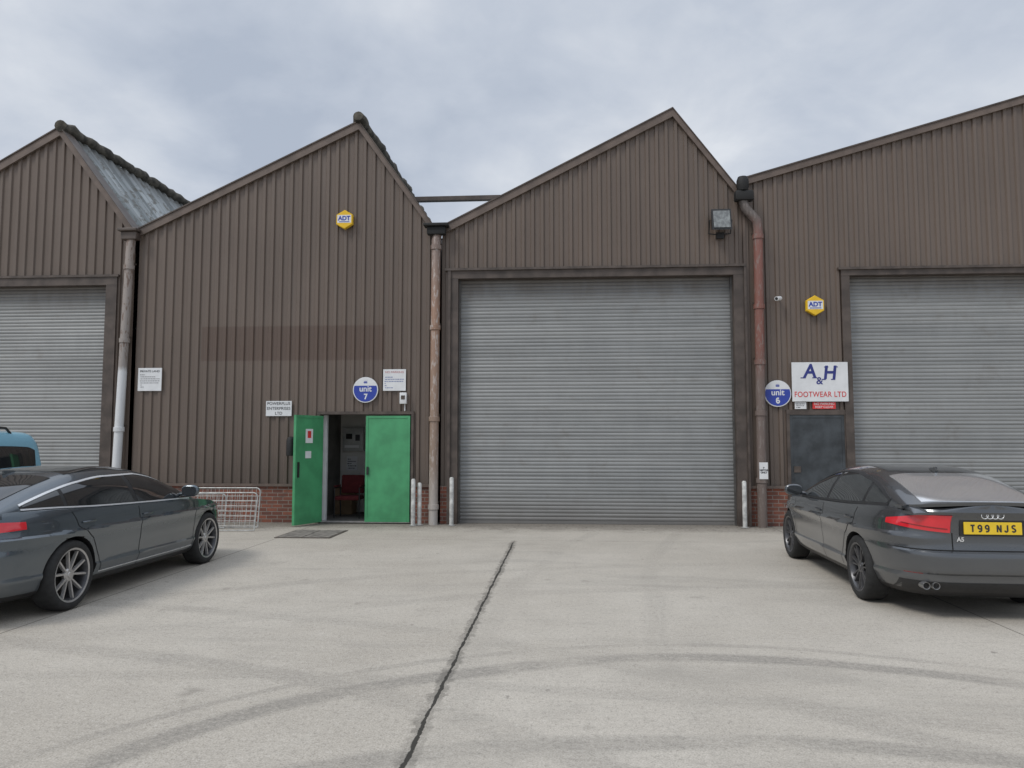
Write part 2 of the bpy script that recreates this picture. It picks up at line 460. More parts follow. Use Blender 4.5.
def roofmat():
    m, nt, b, tc, pos = newmat("weathered_roof_sheet")
    sx = nt.n('ShaderNodeSeparateXYZ'); nt.l(pos, sx.inputs[0])
    n = nt.noise(nt.map(pos, (1.6, 2.0, 1.6)), 1.8, 6, .75); s = nt.noise(nt.map(pos, (.15, 4, .15)), 1.2, 4)
    rib = nt.smooth(nt.M('ABSOLUTE', nt.M('SINE', nt.M('MULTIPLY', sx.outputs[1], 10.47))), .0, .5, .75, 0)
    c = nt.mix(nt.smooth(s, .35, .65), (.15, .17, .175), (.40, .43, .44))
    c = nt.mix(rib, c, (.06, .06, .055))
    c = nt.mix(nt.smooth(n, .50, .60, 0, .75), c, (.085, .075, .055))
    c = nt.mix(nt.smooth(sx.outputs[2], 7.6, 8.3, 0, .6), c, (.06, .055, .045))
    nt.l(c, b.inputs['Base Color']); b.inputs['Roughness'].default_value = .65
    return m
M_roof = roofmat()
M_moss = mat("mossy_ridge", (.075, .068, .055), .95, 0, .6, 5, .8)

def ridge(parent, x, z, y0, y1, r=.12):
    g = Geo(); random.seed(int(x*10)+50)
    path = []; rs = []
    y = y0
    while y < y1:
        path.append((x+random.uniform(-.025,.025), y, z+random.uniform(-.02,.03))); rs.append(r*random.uniform(.75, 1.2)); y += random.uniform(.12, .22) if y < y0+9 else 1.2
    g.tube(path, rs, 12)
    return g.obj("ridge_cap", M_moss, parent, True, 70)

def lin(pts):
    def f_(x):
        for (xa, za), (xb, zb) in zip(pts[:-1], pts[1:]):
            if x <= xb: return za+(zb-za)*(x-xa)/(xb-xa)
        return pts[-1][1]
    return f_

def shell_walls(parent, pts, zlow):
    y = 44.0
    g = Geo(); g.poly([(pts[0][0], y, 0)]+[(p[0], y, p[1]) for p in pts]+[(pts[-1][0], y, 0)]); g.obj("rear_wall", M_clad, parent)
    for x, z in (pts[0], pts[-1]):
        g = Geo(); g.quad((x, WY+.3, 0), (x, y, 0), (x, y, z), (x, WY+.3, z)); g.obj("side_wall", M_clad, parent)

GR = "row of sawtooth-gabled industrial units"
# ---- unit A
A = [(-15.6, 5.70), (-10.82, 8.38), (-9.08, 6.08)]
uA = thing("industrial_unit", (-12.3, WY, 0), "brown ribbed metal unit with grey roller shutter and mossy roof", "building", GR)
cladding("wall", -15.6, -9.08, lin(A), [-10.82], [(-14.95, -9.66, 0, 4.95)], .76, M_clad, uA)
boxes(uA, M_brick, [("brick_plinth", -9.42, -9.08, WY-.02, WY+.2, 0, .755)])
boxes(uA, M_frame, [("door_jamb", -9.66, -9.42, WY-.07, WY+.3, 0, 4.95), ("door_jamb", -15.1, -14.95, WY-.07, WY+.3, 0, 4.95),
    ("door_lintel", -15.1, -9.42, WY-.072, WY+.3, 4.952, 5.12), ("lintel_flashing", -15.15, -9.38, WY-.10, WY-.038, 5.122, 5.17)])
shutter("roller_shutter", -14.94, -9.67, 4.95, WY+.16, uA)
rake(uA, A, .15)
r = roof_sheet(uA, -10.82, 8.36, -9.08, 6.06, M_roof); ridge(r, -10.80, 8.44, WY-.12, 44)
roof_sheet(uA, -15.6, 5.68, -10.82, 8.36, M_roof)
shell_walls(uA, A, 0)
# ---- unit B
B = [(-8.98, 6.10), (-4.27, 8.30), (-2.60, 5.95)]
uB = thing("industrial_unit", (-5.8, WY, 0), "brown ribbed metal gable unit with green double door", "building", GR)
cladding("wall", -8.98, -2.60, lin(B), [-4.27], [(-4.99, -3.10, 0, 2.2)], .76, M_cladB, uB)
boxes(uB, M_brick, [("brick_plinth", -8.98, -5.06, WY-.02, WY+.2, 0, .755), ("brick_plinth", -3.05, -2.60, WY-.02, WY+.2, 0, .755)])
boxes(uB, M_trim, [("base_flashing", -8.98, -5.06, WY-.06, WY-.038, .735, .79), ("base_flashing", -3.05, -2.6, WY-.06, WY-.038, .735, .79)])
rake(uB, B, .13)
r = roof_sheet(uB, -4.27, 8.28, -2.60, 5.93, M_roof); ridge(r, -4.25, 8.40, WY-.16, 44, .13)
roof_sheet(uB, -8.98, 6.08, -4.27, 8.28, M_roof)
shell_walls(uB, B, 0)
M_green = mat("green_door_paint", (.070, .310, .140), .42, 0, .16, 2.5, .05)
boxes(uB, M_frame, [("door_jamb", -5.06, -4.99, WY-.06, WY+.12, 0, 2.2), ("door_jamb", -3.10, -3.05, WY-.06, WY+.12, 0, 2.2), ("door_head", -5.06, -3.05, WY-.062, WY+.12, 2.202, 2.26)])
boxes(uB, mat("door_step", (.26, .25, .235), .9, 0, .25, 8, .3), [("doorstep", -4.985, -3.105, WY-.10, WY+.12, .021, .032)])
def leaf(name, hx, hy, fx, fy, z0, z1, t, parent, label, mt=M_green):
    d = Vector((fx-hx, fy-hy, 0)); L = d.length; d.normalize(); n = Vector((-d.y, d.x, 0))
    def P(a, b_, z): q = Vector((hx, hy, 0))+d*a+n*b_; return (q.x, q.y, z)
    g = Geo()
    g.hexa([P(0,0,z0),P(L,0,z0),P(L,t,z0),P(0,t,z0),P(0,0,z1),P(L,0,z1),P(L,t,z1),P(0,t,z1)])
    lo_, hi_ = min(0, t), max(0, t)
    for off0, off1 in ((lo_-.008, lo_-.0005), (hi_+.0005, hi_+.008)):
        for a0, a1, b0, b1 in ((0,.05,z0,z1),(L-.05,L,z0,z1),(.052,L-.052,z0,z0+.09),(.052,L-.052,z1-.05,z1)):
            g.hexa([P(a0,off0,b0),P(a1,off0,b0),P(a1,off1,b0),P(a0,off1,b0),P(a0,off0,b1),P(a1,off0,b1),P(a1,off1,b1),P(a0,off1,b1)])
    o = g.obj(name, mt, parent, label=label)
    return o, P, L
d1, P1, L1 = leaf("door", -3.12, WY-.02, -4.03, WY-.02, .036, 2.17, .045, uB, "closed green door leaf")
d2, P2, L2 = leaf("door", -4.96, WY-.05, -5.27, WY-.76, .03, 2.17, .045, uB, "open green door leaf swung outwards")
def leafbox(P, a0, a1, z0, z1, o0, o1, mt, name, parent):
    g = Geo(); g.hexa([P(a0,o0,z0),P(a1,o0,z0),P(a1,o1,z0),P(a0,o1,z0),P(a0,o0,z1),P(a1,o0,z1),P(a1,o1,z1),P(a0,o1,z1)]); return g.obj(name, mt, parent)
leafbox(P2, .30, .50, 1.62, 1.90, .046, .053, M_white, "notice", d2)
leafbox(P2, .35, .45, 1.72, 1.86, .0535, .055, M_red, "warning_symbol", d2)
leafbox(P2, .34, .50, 1.32, 1.46, .046, .053, M_white, "notice", d2)
leafbox(P2, .68, .72, .95, 1.25, .054, .075, M_blackpl, "handle", d2)
leafbox(P1, .84, .88, .98, 1.14, .054, .08, M_blackpl, "handle", d1)
M_int = mat("interior_wall", (.68, .67, .64), .8, 0, .10, 2)
M_intd = mat("interior_dark", (.15, .145, .135), .8, 0, .3, 2)
g = Geo()
g.box(-5.9, -5.8, WY+.2, 17.3, 0, 2.8); g.box(-2.9, -2.8, WY+.2, 17.3, 0, 2.8); g.box(-5.799, -2.901, 17.2, 17.3, 0, 2.8)
g.box(-5.799, -2.901, WY+.2, 17.199, 2.7, 2.8, 1); g.box(-5.799, -2.901, WY-.01, 17.199, .004, .02, 1)
g.box(-5.799, -5.065, WY+.12, WY+.199, .021, 2.699); g.box(-3.045, -2.901, WY+.12, WY+.199, .021, 2.699); g.box(-5.064, -3.046, WY+.121, WY+.199, 2.262, 2.699)
g.box(-5.3, -5.2, WY+.9, 17.199, .021, 2.699, 1)
g.obj("interior_room", [M_int, M_intd], uB)
boxo("inner_door_edge", -4.975, -4.90, WY+.13, WY+.22, .022, 2.19, M_white, uB)

# ---- unit C
C = [(-2.50, 6.02), (2.23, 8.38), (3.58, 6.58)]
uC = thing("industrial_unit", (.6, WY, 0), "brown ribbed metal gable unit with large closed roller shutter", "building", GR)
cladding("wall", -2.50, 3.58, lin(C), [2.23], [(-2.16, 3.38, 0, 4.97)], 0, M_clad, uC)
boxes(uC, M_frame, [("door_jamb", -2.30, -2.155, WY-.07, WY+.3, 0, 4.97), ("door_jamb", 3.375, 3.57, WY-.07, WY+.3, 0, 4.97),
    ("door_lintel", -2.30, 3.57, WY-.073, WY+.3, 4.972, 5.13), ("lintel_flashing", -2.42, 3.62, WY-.12, WY-.038, 5.132, 5.18),
    ("jamb_flashing", -2.36, -2.302, WY-.11, WY-.038, 0, 5.13), ("jamb_flashing", 3.572, 3.615, WY-.11, WY-.038, 0, 5.13), ("roof_beam", -3.62, .15, 17.0, 17.14, 7.26, 7.36)])
boxes(uC, mat("guide_steel", (.13,.125,.12), .5, .5, .2, 5), [("shutter_guide", -2.153, -2.12, WY+.08, WY+.13, 0, 4.97), ("shutter_guide", 3.34, 3.373, WY+.08, WY+.13, 0, 4.97)])
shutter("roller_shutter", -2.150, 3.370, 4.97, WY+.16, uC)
boxo("brick_plinth", -2.50, -2.365, WY-.045, WY+.2, 0, .755, M_brick, uC)
rake(uC, C, .13)
roof_sheet(uC, 2.23, 8.36, 3.58, 6.56, M_roof); roof_sheet(uC, -2.50, 6.0, 2.23, 8.36, M_roof)
shell_walls(uC, C, 0)
# ---- unit D
Dp = [(3.60, 6.88), (11.4, 9.06), (17.0, 6.9)]
uD = thing("industrial_unit", (8.0, WY, 0), "brown ribbed metal unit with shutter and grey side door", "building", GR)
cladding("wall", 3.60, 17.0, lin(Dp), [11.4], [(5.62, 11.1, 0, 4.92), (4.40, 5.50, 0, 2.17)], .76, M_clad, uD)
boxes(uD, M_brick, [("brick_plinth", 3.622, 4.34, WY-.02, WY+.2, 0, .755), ("brick_plinth", 11.4, 17, WY-.02, WY+.2, 0, .755)])
boxes(uD, M_trim, [("base_flashing", 3.622, 4.34, WY-.06, WY-.038, .735, .79), ("corner_flashing", 3.585, 3.635, WY-.055, WY+.1, 5.182, 6.84)])
boxes(uD, M_frame, [("door_jamb", 5.46, 5.62, WY-.075, WY+.3, 0, 4.92), ("door_jamb", 11.1, 11.3, WY-.07, WY+.3, 0, 4.92), ("door_lintel", 5.46, 11.3, WY-.077, WY+.3, 4.922, 5.03), ("lintel_flashing", 5.40, 11.36, WY-.12, WY-.038, 5.032, 5.08),
    ("side_door_jamb", 4.34, 4.40, WY-.06, WY+.1, 0, 2.17), ("side_door_jamb", 5.44, 5.457, WY-.06, WY+.1, 0, 2.17), ("side_door_head", 4.34, 5.457, WY-.062, WY+.1, 2.172, 2.27)])
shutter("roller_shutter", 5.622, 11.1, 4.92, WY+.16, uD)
M_gdoor = mat("slate_grey_door", (.045, .052, .058), .55, 0, .4, 3.2, .1)
gd, P3, L3 = leaf("door", 5.438, WY+.0, 4.402, WY+.0, .02, 2.165, .045, uD, "worn slate grey steel side door", M_gdoor)
leafbox(P3, .85, .98, 1.05, 1.17, .054, .065, M_frame, "lock", gd)
rake(uD, Dp, .10)
roof_sheet(uD, 3.6, 6.86, 11.4, 9.04, M_roof); roof_sheet(uD, 11.4, 9.04, 17, 6.88, M_roof)
shell_walls(uD, Dp, 0)

# ------------------------------------------------------------------ drain pipes
GP = "rainwater downpipes along the unit fronts"
def pipe(parent, path, r, mt, zs, n=18):
    g = Geo(); g.tube(path, r, n)
    o = g.obj("pipe", mt, parent, True, 40)
    x0, x1 = path[0][0], path[1][0]; z0, z1 = path[0][2], path[1][2]
    for z in zs:
        x = x0+(x1-x0)*(z-z0)/(z1-z0); y = path[0][1]
        g = Geo(); g.lathe([(r+.001, -.05), (r+.018, -.045), (r+.018, .045), (r+.001, .05)], (x, y, z), 'z', 18); g.obj("collar", mt, o, True, 40)
        g = Geo(); g.box(x-.10, x+.10, y+r-.015, WY-.038, z+.07, z+.10); g.obj("bracket", M_frame, o)
dp = thing("downpipe", (-9.24, 14.95, 0), "white and grey downpipe with rust between gables", "drainpipe", GP)
pipe(dp, [(-9.26, 14.96, 0.0), (-9.11, 14.96, 5.78), (-9.10, 14.98, 5.92)], .088, M_pipe1, (1.9, 3.75, 5.3))
g = Geo(); g.box(-9.28, -8.94, 14.86, 15.04, 5.88, 6.05, 0, .02); g.obj("rainwater_hopper", M_frame, dp)
boxo("hopper_rim", -9.32, -8.91, 14.8, 15.005, 6.052, 6.11, M_frame, dp, .01)
dp = thing("downpipe", (-2.62, 14.95, 0), "worn tan and rust downpipe with peeling paint", "drainpipe", GP)
pipe(dp, [(-2.62, 14.94, 0.0), (-2.60, 14.94, 5.75), (-2.58, 15.0, 5.90)], .092, M_pipe2, (.35, 2.1, 3.95, 5.6))
boxo("rainwater_hopper", -2.78, -2.40, 14.84, 15.005, 5.86, 6.02, M_dark, dp, .02); boxo("hopper_rim", -2.84, -2.34, 14.78, 15.003, 6.022, 6.08, M_dark, dp, .01)
dp = thing("downpipe", (3.84, 14.95, 0), "red-brown downpipe with dark hopper and notice", "drainpipe", GP)
pipe(dp, [(3.80, 14.93, 0.0), (3.85, 14.93, 5.85), (3.83, 14.93, 6.02), (3.72, 14.93, 6.16), (3.62, 14.93, 6.28), (3.58, 14.93, 6.42), (3.57, 14.93, 6.55)], .09, M_pipe3, (.9, 2.2, 3.2, 4.3, 5.7))
boxo("rainwater_hopper", 3.40, 3.76, 14.80, 15.0, 6.42, 6.62, M_dark, dp, .03)
g = Geo(); g.lathe([(0,-.1),(.1,-.1),(.12,-.02),(.12,.10),(.09,.18),(0,.20)], (3.56, 14.88, 6.722), 'z', 18); g.obj("outlet_cap", M_dark, dp, True, 40)
nb = boxo("notice", 3.74, 3.90, 14.815, 14.830, .93, 1.25, M_white, dp)
text("P\nVISITOR\nONLY", .045, 3.82, 14.812, 1.10, M_ink, nb, "notice_text", bold=.001)

# ------------------------------------------------------------------ signs
def flat_sign(x0, x1, z0, z1, label, name="notice_board", y=15.05, cat="sign", mt=M_white):
    t = thing(name, ((x0+x1)/2, y, z0), label, cat)
    g = Geo()
    g.box(x0, x1, y-.006, y+.010, z0, z1, 0, .002)
    g.obj("board", mt, t)
    return t
def ink_lines(t, x0, x1, z0, z1, n, y, mt=M_ink, seed=1):
    random.seed(seed); h = (z1-z0)/n
    for i in range(n):
        g = Geo()
        x = x0+random.uniform(0, .02); zc = z1-h*(i+.5)
        while x < x1-.02:
            w = min(random.uniform(.012, .05), x1-x); g.quad((x,y,zc-h*.18),(x+w,y,zc-h*.18),(x+w,y,zc+h*.18),(x,y,zc+h*.18)); x += w+.010
            if random.random() < .08: break
        g.obj("small_print", mt, t)
t = flat_sign(-8.89, -8.38, 2.70, 3.18, "white printed notice on brown cladding")
ink_lines(t, -8.85, -8.42, 2.76, 3.06, 7, 15.041, mat("faded_ink", (.28,.28,.29), .5), seed=3); text("PRIVATE LAND", .062, -8.635, 15.042, 3.11, M_ink, t, fit=.42)
t = flat_sign(-6.13, -5.59, 2.17, 2.48, "white company name board beside the green doors")
text("POWERPLUS", .085, -5.86, 15.042, 2.425, M_ink, t, fit=.48); text("ENTERPRISES", .085, -5.86, 15.042, 2.325, M_ink, t, fit=.49); text("LTD", .085, -5.86, 15.042, 2.225, M_ink, t, sx=1)
t = flat_sign(-3.69, -3.22, 2.68, 3.12, "white notice with red and blue print")
M_fblue = mat("faded_blue_ink", (.22,.26,.45), .5); M_fred = mat("faded_red_ink", (.55,.25,.25), .5)
ink_lines(t, -3.66, -3.25, 2.72, 2.98, 6, 15.041, M_fblue, 5)
text("NO PARKING", .06, -3.455, 15.042, 3.06, M_fred, t, fit=.38)
def unit_sign(x, z, num, label, r=.262):
    y = 15.04
    t = thing("unit_number_sign", (x, y, z-r), label, "sign", "round unit number signs")
    g = Geo(); g.lathe([(0, -.010), (r-.004, -.010), (r, -.006), (r, .012), (0, .012)], (x, y, z), 'y', 56); g.obj("board", M_white, t)
    g = Geo(); R = r-.020; zc = .085
    pts = []
    a0 = math.asin(zc/R)
    for k in range(49):
        a = math.pi-a0+(math.pi+2*a0)*k/48; pts.append((x+R*math.cos(a), y-.012, z+R*math.sin(a)))
    g.poly(pts); g.obj("blue_panel", M_blue, t)
    text("unit", .165, x, y-.0135, z+.018, M_white, t, bold=.003)
    strokes(num, x, y-.0145, z-.205, .135, .095, .026, 0, M_white, t, "number")
    g = Geo(); zz = z+.165
    g.quad((x-.035,y-.012,zz-.03),(x+.035,y-.012,zz-.03),(x+.035,y-.012,zz-.015),(x-.035,y-.012,zz-.015))
    for dx in (-.025, 0, .025): g.poly([(x+dx-.012,y-.012,zz-.013),(x+dx+.012,y-.012,zz-.013),(x+dx,y-.012,zz+.03)])
    g.obj("crest", M_blue, t)
unit_sign(-4.05, 2.70, "7", "round white and blue sign reading unit 7")
unit_sign(4.18, 2.59, "6", "round white and blue sign reading unit 6")
sy_ = 14.995
t = flat_sign(4.45, 5.52, 2.43, 3.20, "large white footwear company sign above grey door", "company_sign", y=sy_+.008)
for xb in (4.6, 5.4): boxo("sign_batten", xb-.02, xb+.02, sy_+.019, WY-.038, 2.5, 3.14, M_frame, t)
text("A", .36, 4.79, sy_, 3.02, M_navy, t, "lettering", bold=.010, sx=.95, shear=.12)
text("H", .36, 5.17, sy_, 2.985, M_navy, t, "lettering", bold=.010, sx=.95, shear=.12)
text("&", .20, 4.975, sy_, 2.83, M_navy, t, "lettering", bold=.003)
for xx, w, z_ in ((4.665, .10, 2.886), (4.885, .09, 2.886), (5.055, .08, 2.852), (5.235, .08, 2.852), (5.11, .08, 3.096), (5.29, .08, 3.096)):
    boxo("serif", xx-w/2, xx+w/2, sy_-.0025, sy_+.0015, z_, z_+.018, M_navy, t)
text("FOOTWEAR LTD", .15, 4.985, sy_, 2.565, M_red, t, "lettering", fit=.98, bold=.001, spacing=1.08)
t = flat_sign(4.50, 4.72, 2.285, 2.42, "small white door notice", y=15.03, mt=M_white); ink_lines(t, 4.52, 4.70, 2.30, 2.40, 3, 15.021, seed=8)
t = flat_sign(4.84, 5.28, 2.285, 2.42, "small red and white warning notice", y=15.03, mt=M_red)
text("NO PARKING\nKEEP CLEAR", .062, 5.06, 15.022, 2.352, M_white, t, fit=.38)

def alarm(x, z, label):
    t = thing("alarm_box", (x, 15.0, z-.2), label, "alarm", "yellow hexagonal alarm boxes")
    def hexp(r, y): return [(x+r*math.cos(math.pi/6+k*math.pi/3)*.98, y, z+r*math.sin(math.pi/6+k*math.pi/3)) for k in range(6)]
    g = Geo(); rr = [(.20, 15.06), (.205, 14.99), (.19, 14.965)]
    for (ra, ya), (rb, yb) in zip(rr[:-1], rr[1:]):
        A_, B_ = hexp(ra, ya), hexp(rb, yb)
        for k in range(6): g.quad(A_[k], A_[(k+1)%6], B_[(k+1)%6], B_[k])
    g.poly(hexp(.19, 14.965)); g.obj("housing", M_yellow, t)
    g = Geo(); g.quad((x-.145,14.962,z-.075),(x+.145,14.962,z-.075),(x+.145,14.962,z+.09),(x-.145,14.962,z+.09)); g.obj("face", M_white, t)
    text("ADT", .125, x, 14.959, z+.018, M_blue, t, bold=.004)
    g = Geo(); g.quad((x-.11,14.9595,z-.06),(x+.11,14.9595,z-.06),(x+.11,14.9595,z-.045),(x-.11,14.9595,z-.045)); g.obj("stripe", M_blue, t)
alarm(-4.53, 6.24, "yellow and white hexagonal alarm box under gable")
alarm(4.93, 4.32, "yellow and white hexagonal alarm box by shutter")

# floodlight
t = thing("floodlight", (3.12, 14.9, 5.75), "black box floodlight with glass front under gable", "light")
g = Geo(); g.hexa([(2.92,14.70,5.80),(3.30,14.70,5.80),(3.28,14.92,5.86),(2.94,14.92,5.86),(2.92,14.80,6.24),(3.30,14.80,6.24),(3.28,14.95,6.22),(2.94,14.95,6.22)])
h = g.obj("housing", M_blackpl, t)
g = Geo(); g.hexa([(2.95,14.690,5.84),(3.27,14.690,5.84),(3.27,14.705,5.84),(2.95,14.705,5.84),(2.95,14.778,6.20),(3.27,14.778,6.20),(3.27,14.79,6.20),(2.95,14.79,6.20)])
g.obj("lens", mat("lamp_glass", (.15,.16,.155), .08, 0, .5, 12, 0, 0, 2.0), t)
g = Geo(); g.tube([(2.90,14.86,6.04),(2.90,15.0,5.80),(3.11,15.03,5.78),(3.33,15.0,5.80),(3.33,14.86,6.04)], .014, 8); g.obj("bracket", M_blackpl, t)
boxo("mount_plate", 3.05,3.2,14.98,15.060,5.70,5.82, M_blackpl, t)
# camera
t = thing("security_camera", (4.23, 15.0, 4.4), "small white bullet security camera on cladding", "camera")
g = Geo(); g.tube([(4.26,14.98,4.47),(4.15,14.84,4.44)], .042, 14); g.obj("camera_body", M_white, t, True)
g = Geo(); g.tube([(4.24,15.07,4.50),(4.24,14.99,4.48)], .02, 10); g.obj("mount", M_white, t, True)
g = Geo(); g.tube([(4.152,14.842,4.4405),(4.147,14.836,4.4395)], .03, 14); g.obj("lens", M_dark, t)
t = thing("entry_box", (-3.26, 15.03, 2.4), "small white electrical box with conduit below", "box")
boxo("housing", -3.33, -3.19, 14.97, 15.062, 2.41, 2.64, M_white, t, .01); boxo("cover", -3.30, -3.22, 14.962, 14.969, 2.50, 2.58, M_frame, t)
g = Geo(); g.tube([(-3.235,15.04,2.409),(-3.235,15.04,2.27)], .012, 8); g.obj("conduit", M_white, t)
# mail box
t = thing("mail_box", (-5.56, 15.0, 1.35), "black cylindrical wall box beside open green door", "box")
g = Geo(); g.lathe([(0,.0),(.085,0),(.09,.02),(.09,.30),(.075,.36),(.03,.39),(0,.39)], (-5.56,14.97,1.36), 'z', 24); g.obj("container", M_blackpl, t, True)
boxo("wall_bracket", -5.6, -5.52, 15.03, 15.062, 1.42, 1.66, M_frame, t)
# guard posts
M_galv = mat("galvanised_steel", (.42, .42, .405), .5, .35, .25, 12, .1)
M_post = mat("whitened_post", (.52, .52, .50), .6, .1, .3, 9, .1)
for k, (x, y, h, lb) in enumerate([(-2.98, 14.72, .92, "pale galvanised guard post by the brick plinth"), (-2.87, 14.80, .84, "pale galvanised guard post by the brick plinth"), (-2.23, 14.80, .95, "pale galvanised guard post at shutter frame"), (3.44, 14.80, .90, "pale galvanised guard post at shutter frame")]):
    t = thing("guard_post", (x, y, 0), lb, "post", "thin steel guard posts at the doorways")
    g = Geo(); g.lathe([(.042, 0), (.042, h-.03), (.03, h-.005), (0, h)], (x, y, 0), 'z', 18); g.obj("post", M_post, t, True)
    g = Geo(); g.lathe([(0, .006), (.075, .006), (.075, .014), (.043, .018)], (x, y, 0), 'z', 18); g.obj("base_plate", M_galv, t, True)
# access cover
M_cover = mat("cover_iron", (.19, .175, .155), .85, .1, .35, 7, .5)
t = thing("access_cover", (-4.5, 13.3, 0), "dark rusty square access cover in the concrete", "manhole cover")
boxo("frame", -5.0, -4.02, 12.75, 13.85, .002, .010, mat("cover_frame", (.10,.085,.07), .8, 0, .3, 9, .4), t)
boxo("lid", -4.96, -4.53, 12.79, 13.81, .0105, .016, M_cover, t); boxo("lid", -4.51, -4.06, 12.79, 13.81, .0105, .016, M_cover, t)

# wire frames stacked by the wall
def wire_frame(x0, x1, y0, y1, zt, lean_, lb):
    t = thing("wire_frame", ((x0+x1)/2, y0, 0), lb, "wire frame", "loose wire mesh frames by the plinth")
    rad = .09
    def P(s_, h): return (x0+(x1-x0)*s_, y0+(y1-y0)*s_+lean_*h/zt, .018+h)
    w_ = (x1-x0); path = [P(0, 0), P(0, zt-rad)]
    for k in range(1, 7): a = math.pi/2*k/6; path.append(P(rad*(1-math.cos(a))/w_, zt-rad+rad*math.sin(a)))
    for k in range(7): a = math.pi/2*k/6; path.append(P(1-rad/w_*(1-math.sin(a)), zt-rad+rad*math.cos(a)))
    path += [P(1, 0)]
    g = Geo(); g.tube(path, .013, 8); g.obj("rim_tube", M_galv, t, True)
    g = Geo(); g.tube([P(0,.0), P(1,.0)], .011, 8); g.obj("bottom_rail", M_galv, t, True)
    g = Geo(); n = 18
    for i in range(1, n): g.tube([P(i/n, 0), P(i/n, zt-.01)], .004, 5)
    for i in range(1, 7): g.tube([P(0.005, (zt-rad*.6)*i/7), P(.995, (zt-rad*.6)*i/7)], .004, 5)
    g.obj("wire_mesh", M_galv, t)
wire_frame(-7.4, -5.72, 13.50, 13.62, .68, .14, "grey wire mesh frame leaning back by the plinth")
wire_frame(-7.3, -5.86, 14.05, 14.12, .74, .10, "grey wire mesh frame standing behind another")
wire_frame(-7.45, -6.45, 13.70, 13.98, .64, .05, "grey wire mesh frame set at an angle between others")

# interior furniture
M_redf = mat("red_fabric", (.10, .012, .014), .9, 0, .2, 14, .2)
x, y = -4.62, 16.0
t = thing("chair", (x, y, .02), "dark red upholstered chair just inside the doorway", "chair")
boxo("seat", x-.26, x+.26, y-.25, y+.22, .40, .49, M_redf, t, .03); boxo("backrest", x-.25, x+.25, y+.20, y+.27, .52, .92, M_redf, t, .03)
for sx_ in (-1, 1):
    g = Geo(); g.tube([(x+sx_*.27, y-.22, .02), (x+sx_*.27, y-.22, .66), (x+sx_*.27, y+.2, .66), (x+sx_*.27, y+.24, .02)], .014, 8); g.obj("leg", M_blackpl, t)
    boxo("armrest", x+sx_*.27-.03, x+sx_*.27+.03, y-.2, y+.15, .676, .71, M_redf, t, .01)
t = thing("meter_cabinet", (-5.0, 17.1, .7), "grey wall meter cabinet inside the doorway", "cabinet")
boxo("housing", -5.10, -4.62, 17.02, 17.199, 1.42, 1.95, mat("cabinet_grey", (.45,.46,.45), .5), t, .01)
boxo("dial", -5.02, -4.88, 17.0, 17.019, 1.70, 1.82, M_dark, t); boxo("switch", -4.80, -4.70, 17.0, 17.019, 1.66, 1.80, M_ink, t); boxo("label_plate", -5.05, -4.72, 17.005, 17.019, 1.50, 1.56, M_white, t)
t = thing("storage_box", (-4.9, 16.9, .02), "brown cardboard box on the floor inside the doorway", "box")
M_card = mat("cardboard", (.26,.18,.11), .9)
boxo("carton", -5.15, -4.75, 16.6, 17.0, .021, .55, M_card, t, .005); boxo("lid_flap", -5.16, -4.74, 16.59, 17.01, .552, .60, M_card, t, .003)
t = thing("interior_notice", (-4.95, 17.18, 1.0), "pale notice on wall inside the doorway", "sign")
boxo("board", -5.05, -4.80, 17.185, 17.198, .98, 1.30, M_white, t); ink_lines(t, -5.03, -4.82, 1.0, 1.26, 5, 17.183, seed=12)

# ------------------------------------------------------------------ cars
def paint(name, col, metal=.75, rough=.26):
    m, nt, b, tc, pos = newmat(name)
    sx = nt.n('ShaderNodeSeparateXYZ'); nt.l(pos, sx.inputs[0])
    n = nt.noise(pos, 3, 5, .6)
    dust = nt.M('MULTIPLY', nt.smooth(sx.outputs[2], .15, .75, .45, .03), nt.smooth(n, .3, .7, .5, 1))
    c = nt.mix(dust, col, (.17, .165, .155))
    nt.l(c, b.inputs['Base Color']); nt.l(nt.M('SUBTRACT', metal, nt.M('MULTIPLY', dust, metal)), b.inputs['Metallic'])
    nt.l(nt.M('ADD', rough, nt.M('MULTIPLY', dust, .4)), b.inputs['Roughness'])
    b.inputs['Coat Weight'].default_value = 1; b.inputs['Coat Roughness'].default_value = .03
    return m
M_glass = mat("tinted_glass", (.018, .021, .023), .03, 0, .1, 3, 0, 0, 2.1)
M_rglass = mat("reflective_rear_glass", (.95, .96, .98), .06, .82, .05, 2.5)
M_tyre = mat("tyre_rubber", (.022, .022, .022), .85, 0, .2, 20, .2)
M_rimD = mat("dark_alloy", (.10, .10, .105), .35, .6, .15, 8)
M_rimS = mat("grey_alloy", (.44, .43, .42), .35, .6, .15, 8)
M_brake = mat("brake_disc", (.03, .029, .028), .5, .6, .2, 8)
M_chrome = mat("chrome", (.80, .81, .82), .2, .7, .03, 8)
M_exh = mat("exhaust_steel", (.30, .30, .30), .3, .8, .1, 8)
M_trimc = mat("bright_window_trim", (.80, .81, .82), .3, .5, .03, 8)
M_tail = mat("red_lamp", (.66, .020, .032), .1, 0, .05, 8, 0, 1)
M_taild = mat("dark_red_lamp", (.22, .006, .01), .1, 0, .05, 8, 0, 1)
M_head = mat("lamp_clear", (.35, .37, .4), .08, 0, .3, 20, 0, 1)
M_seam = mat("panel_gap", (.004, .004, .004), .9)

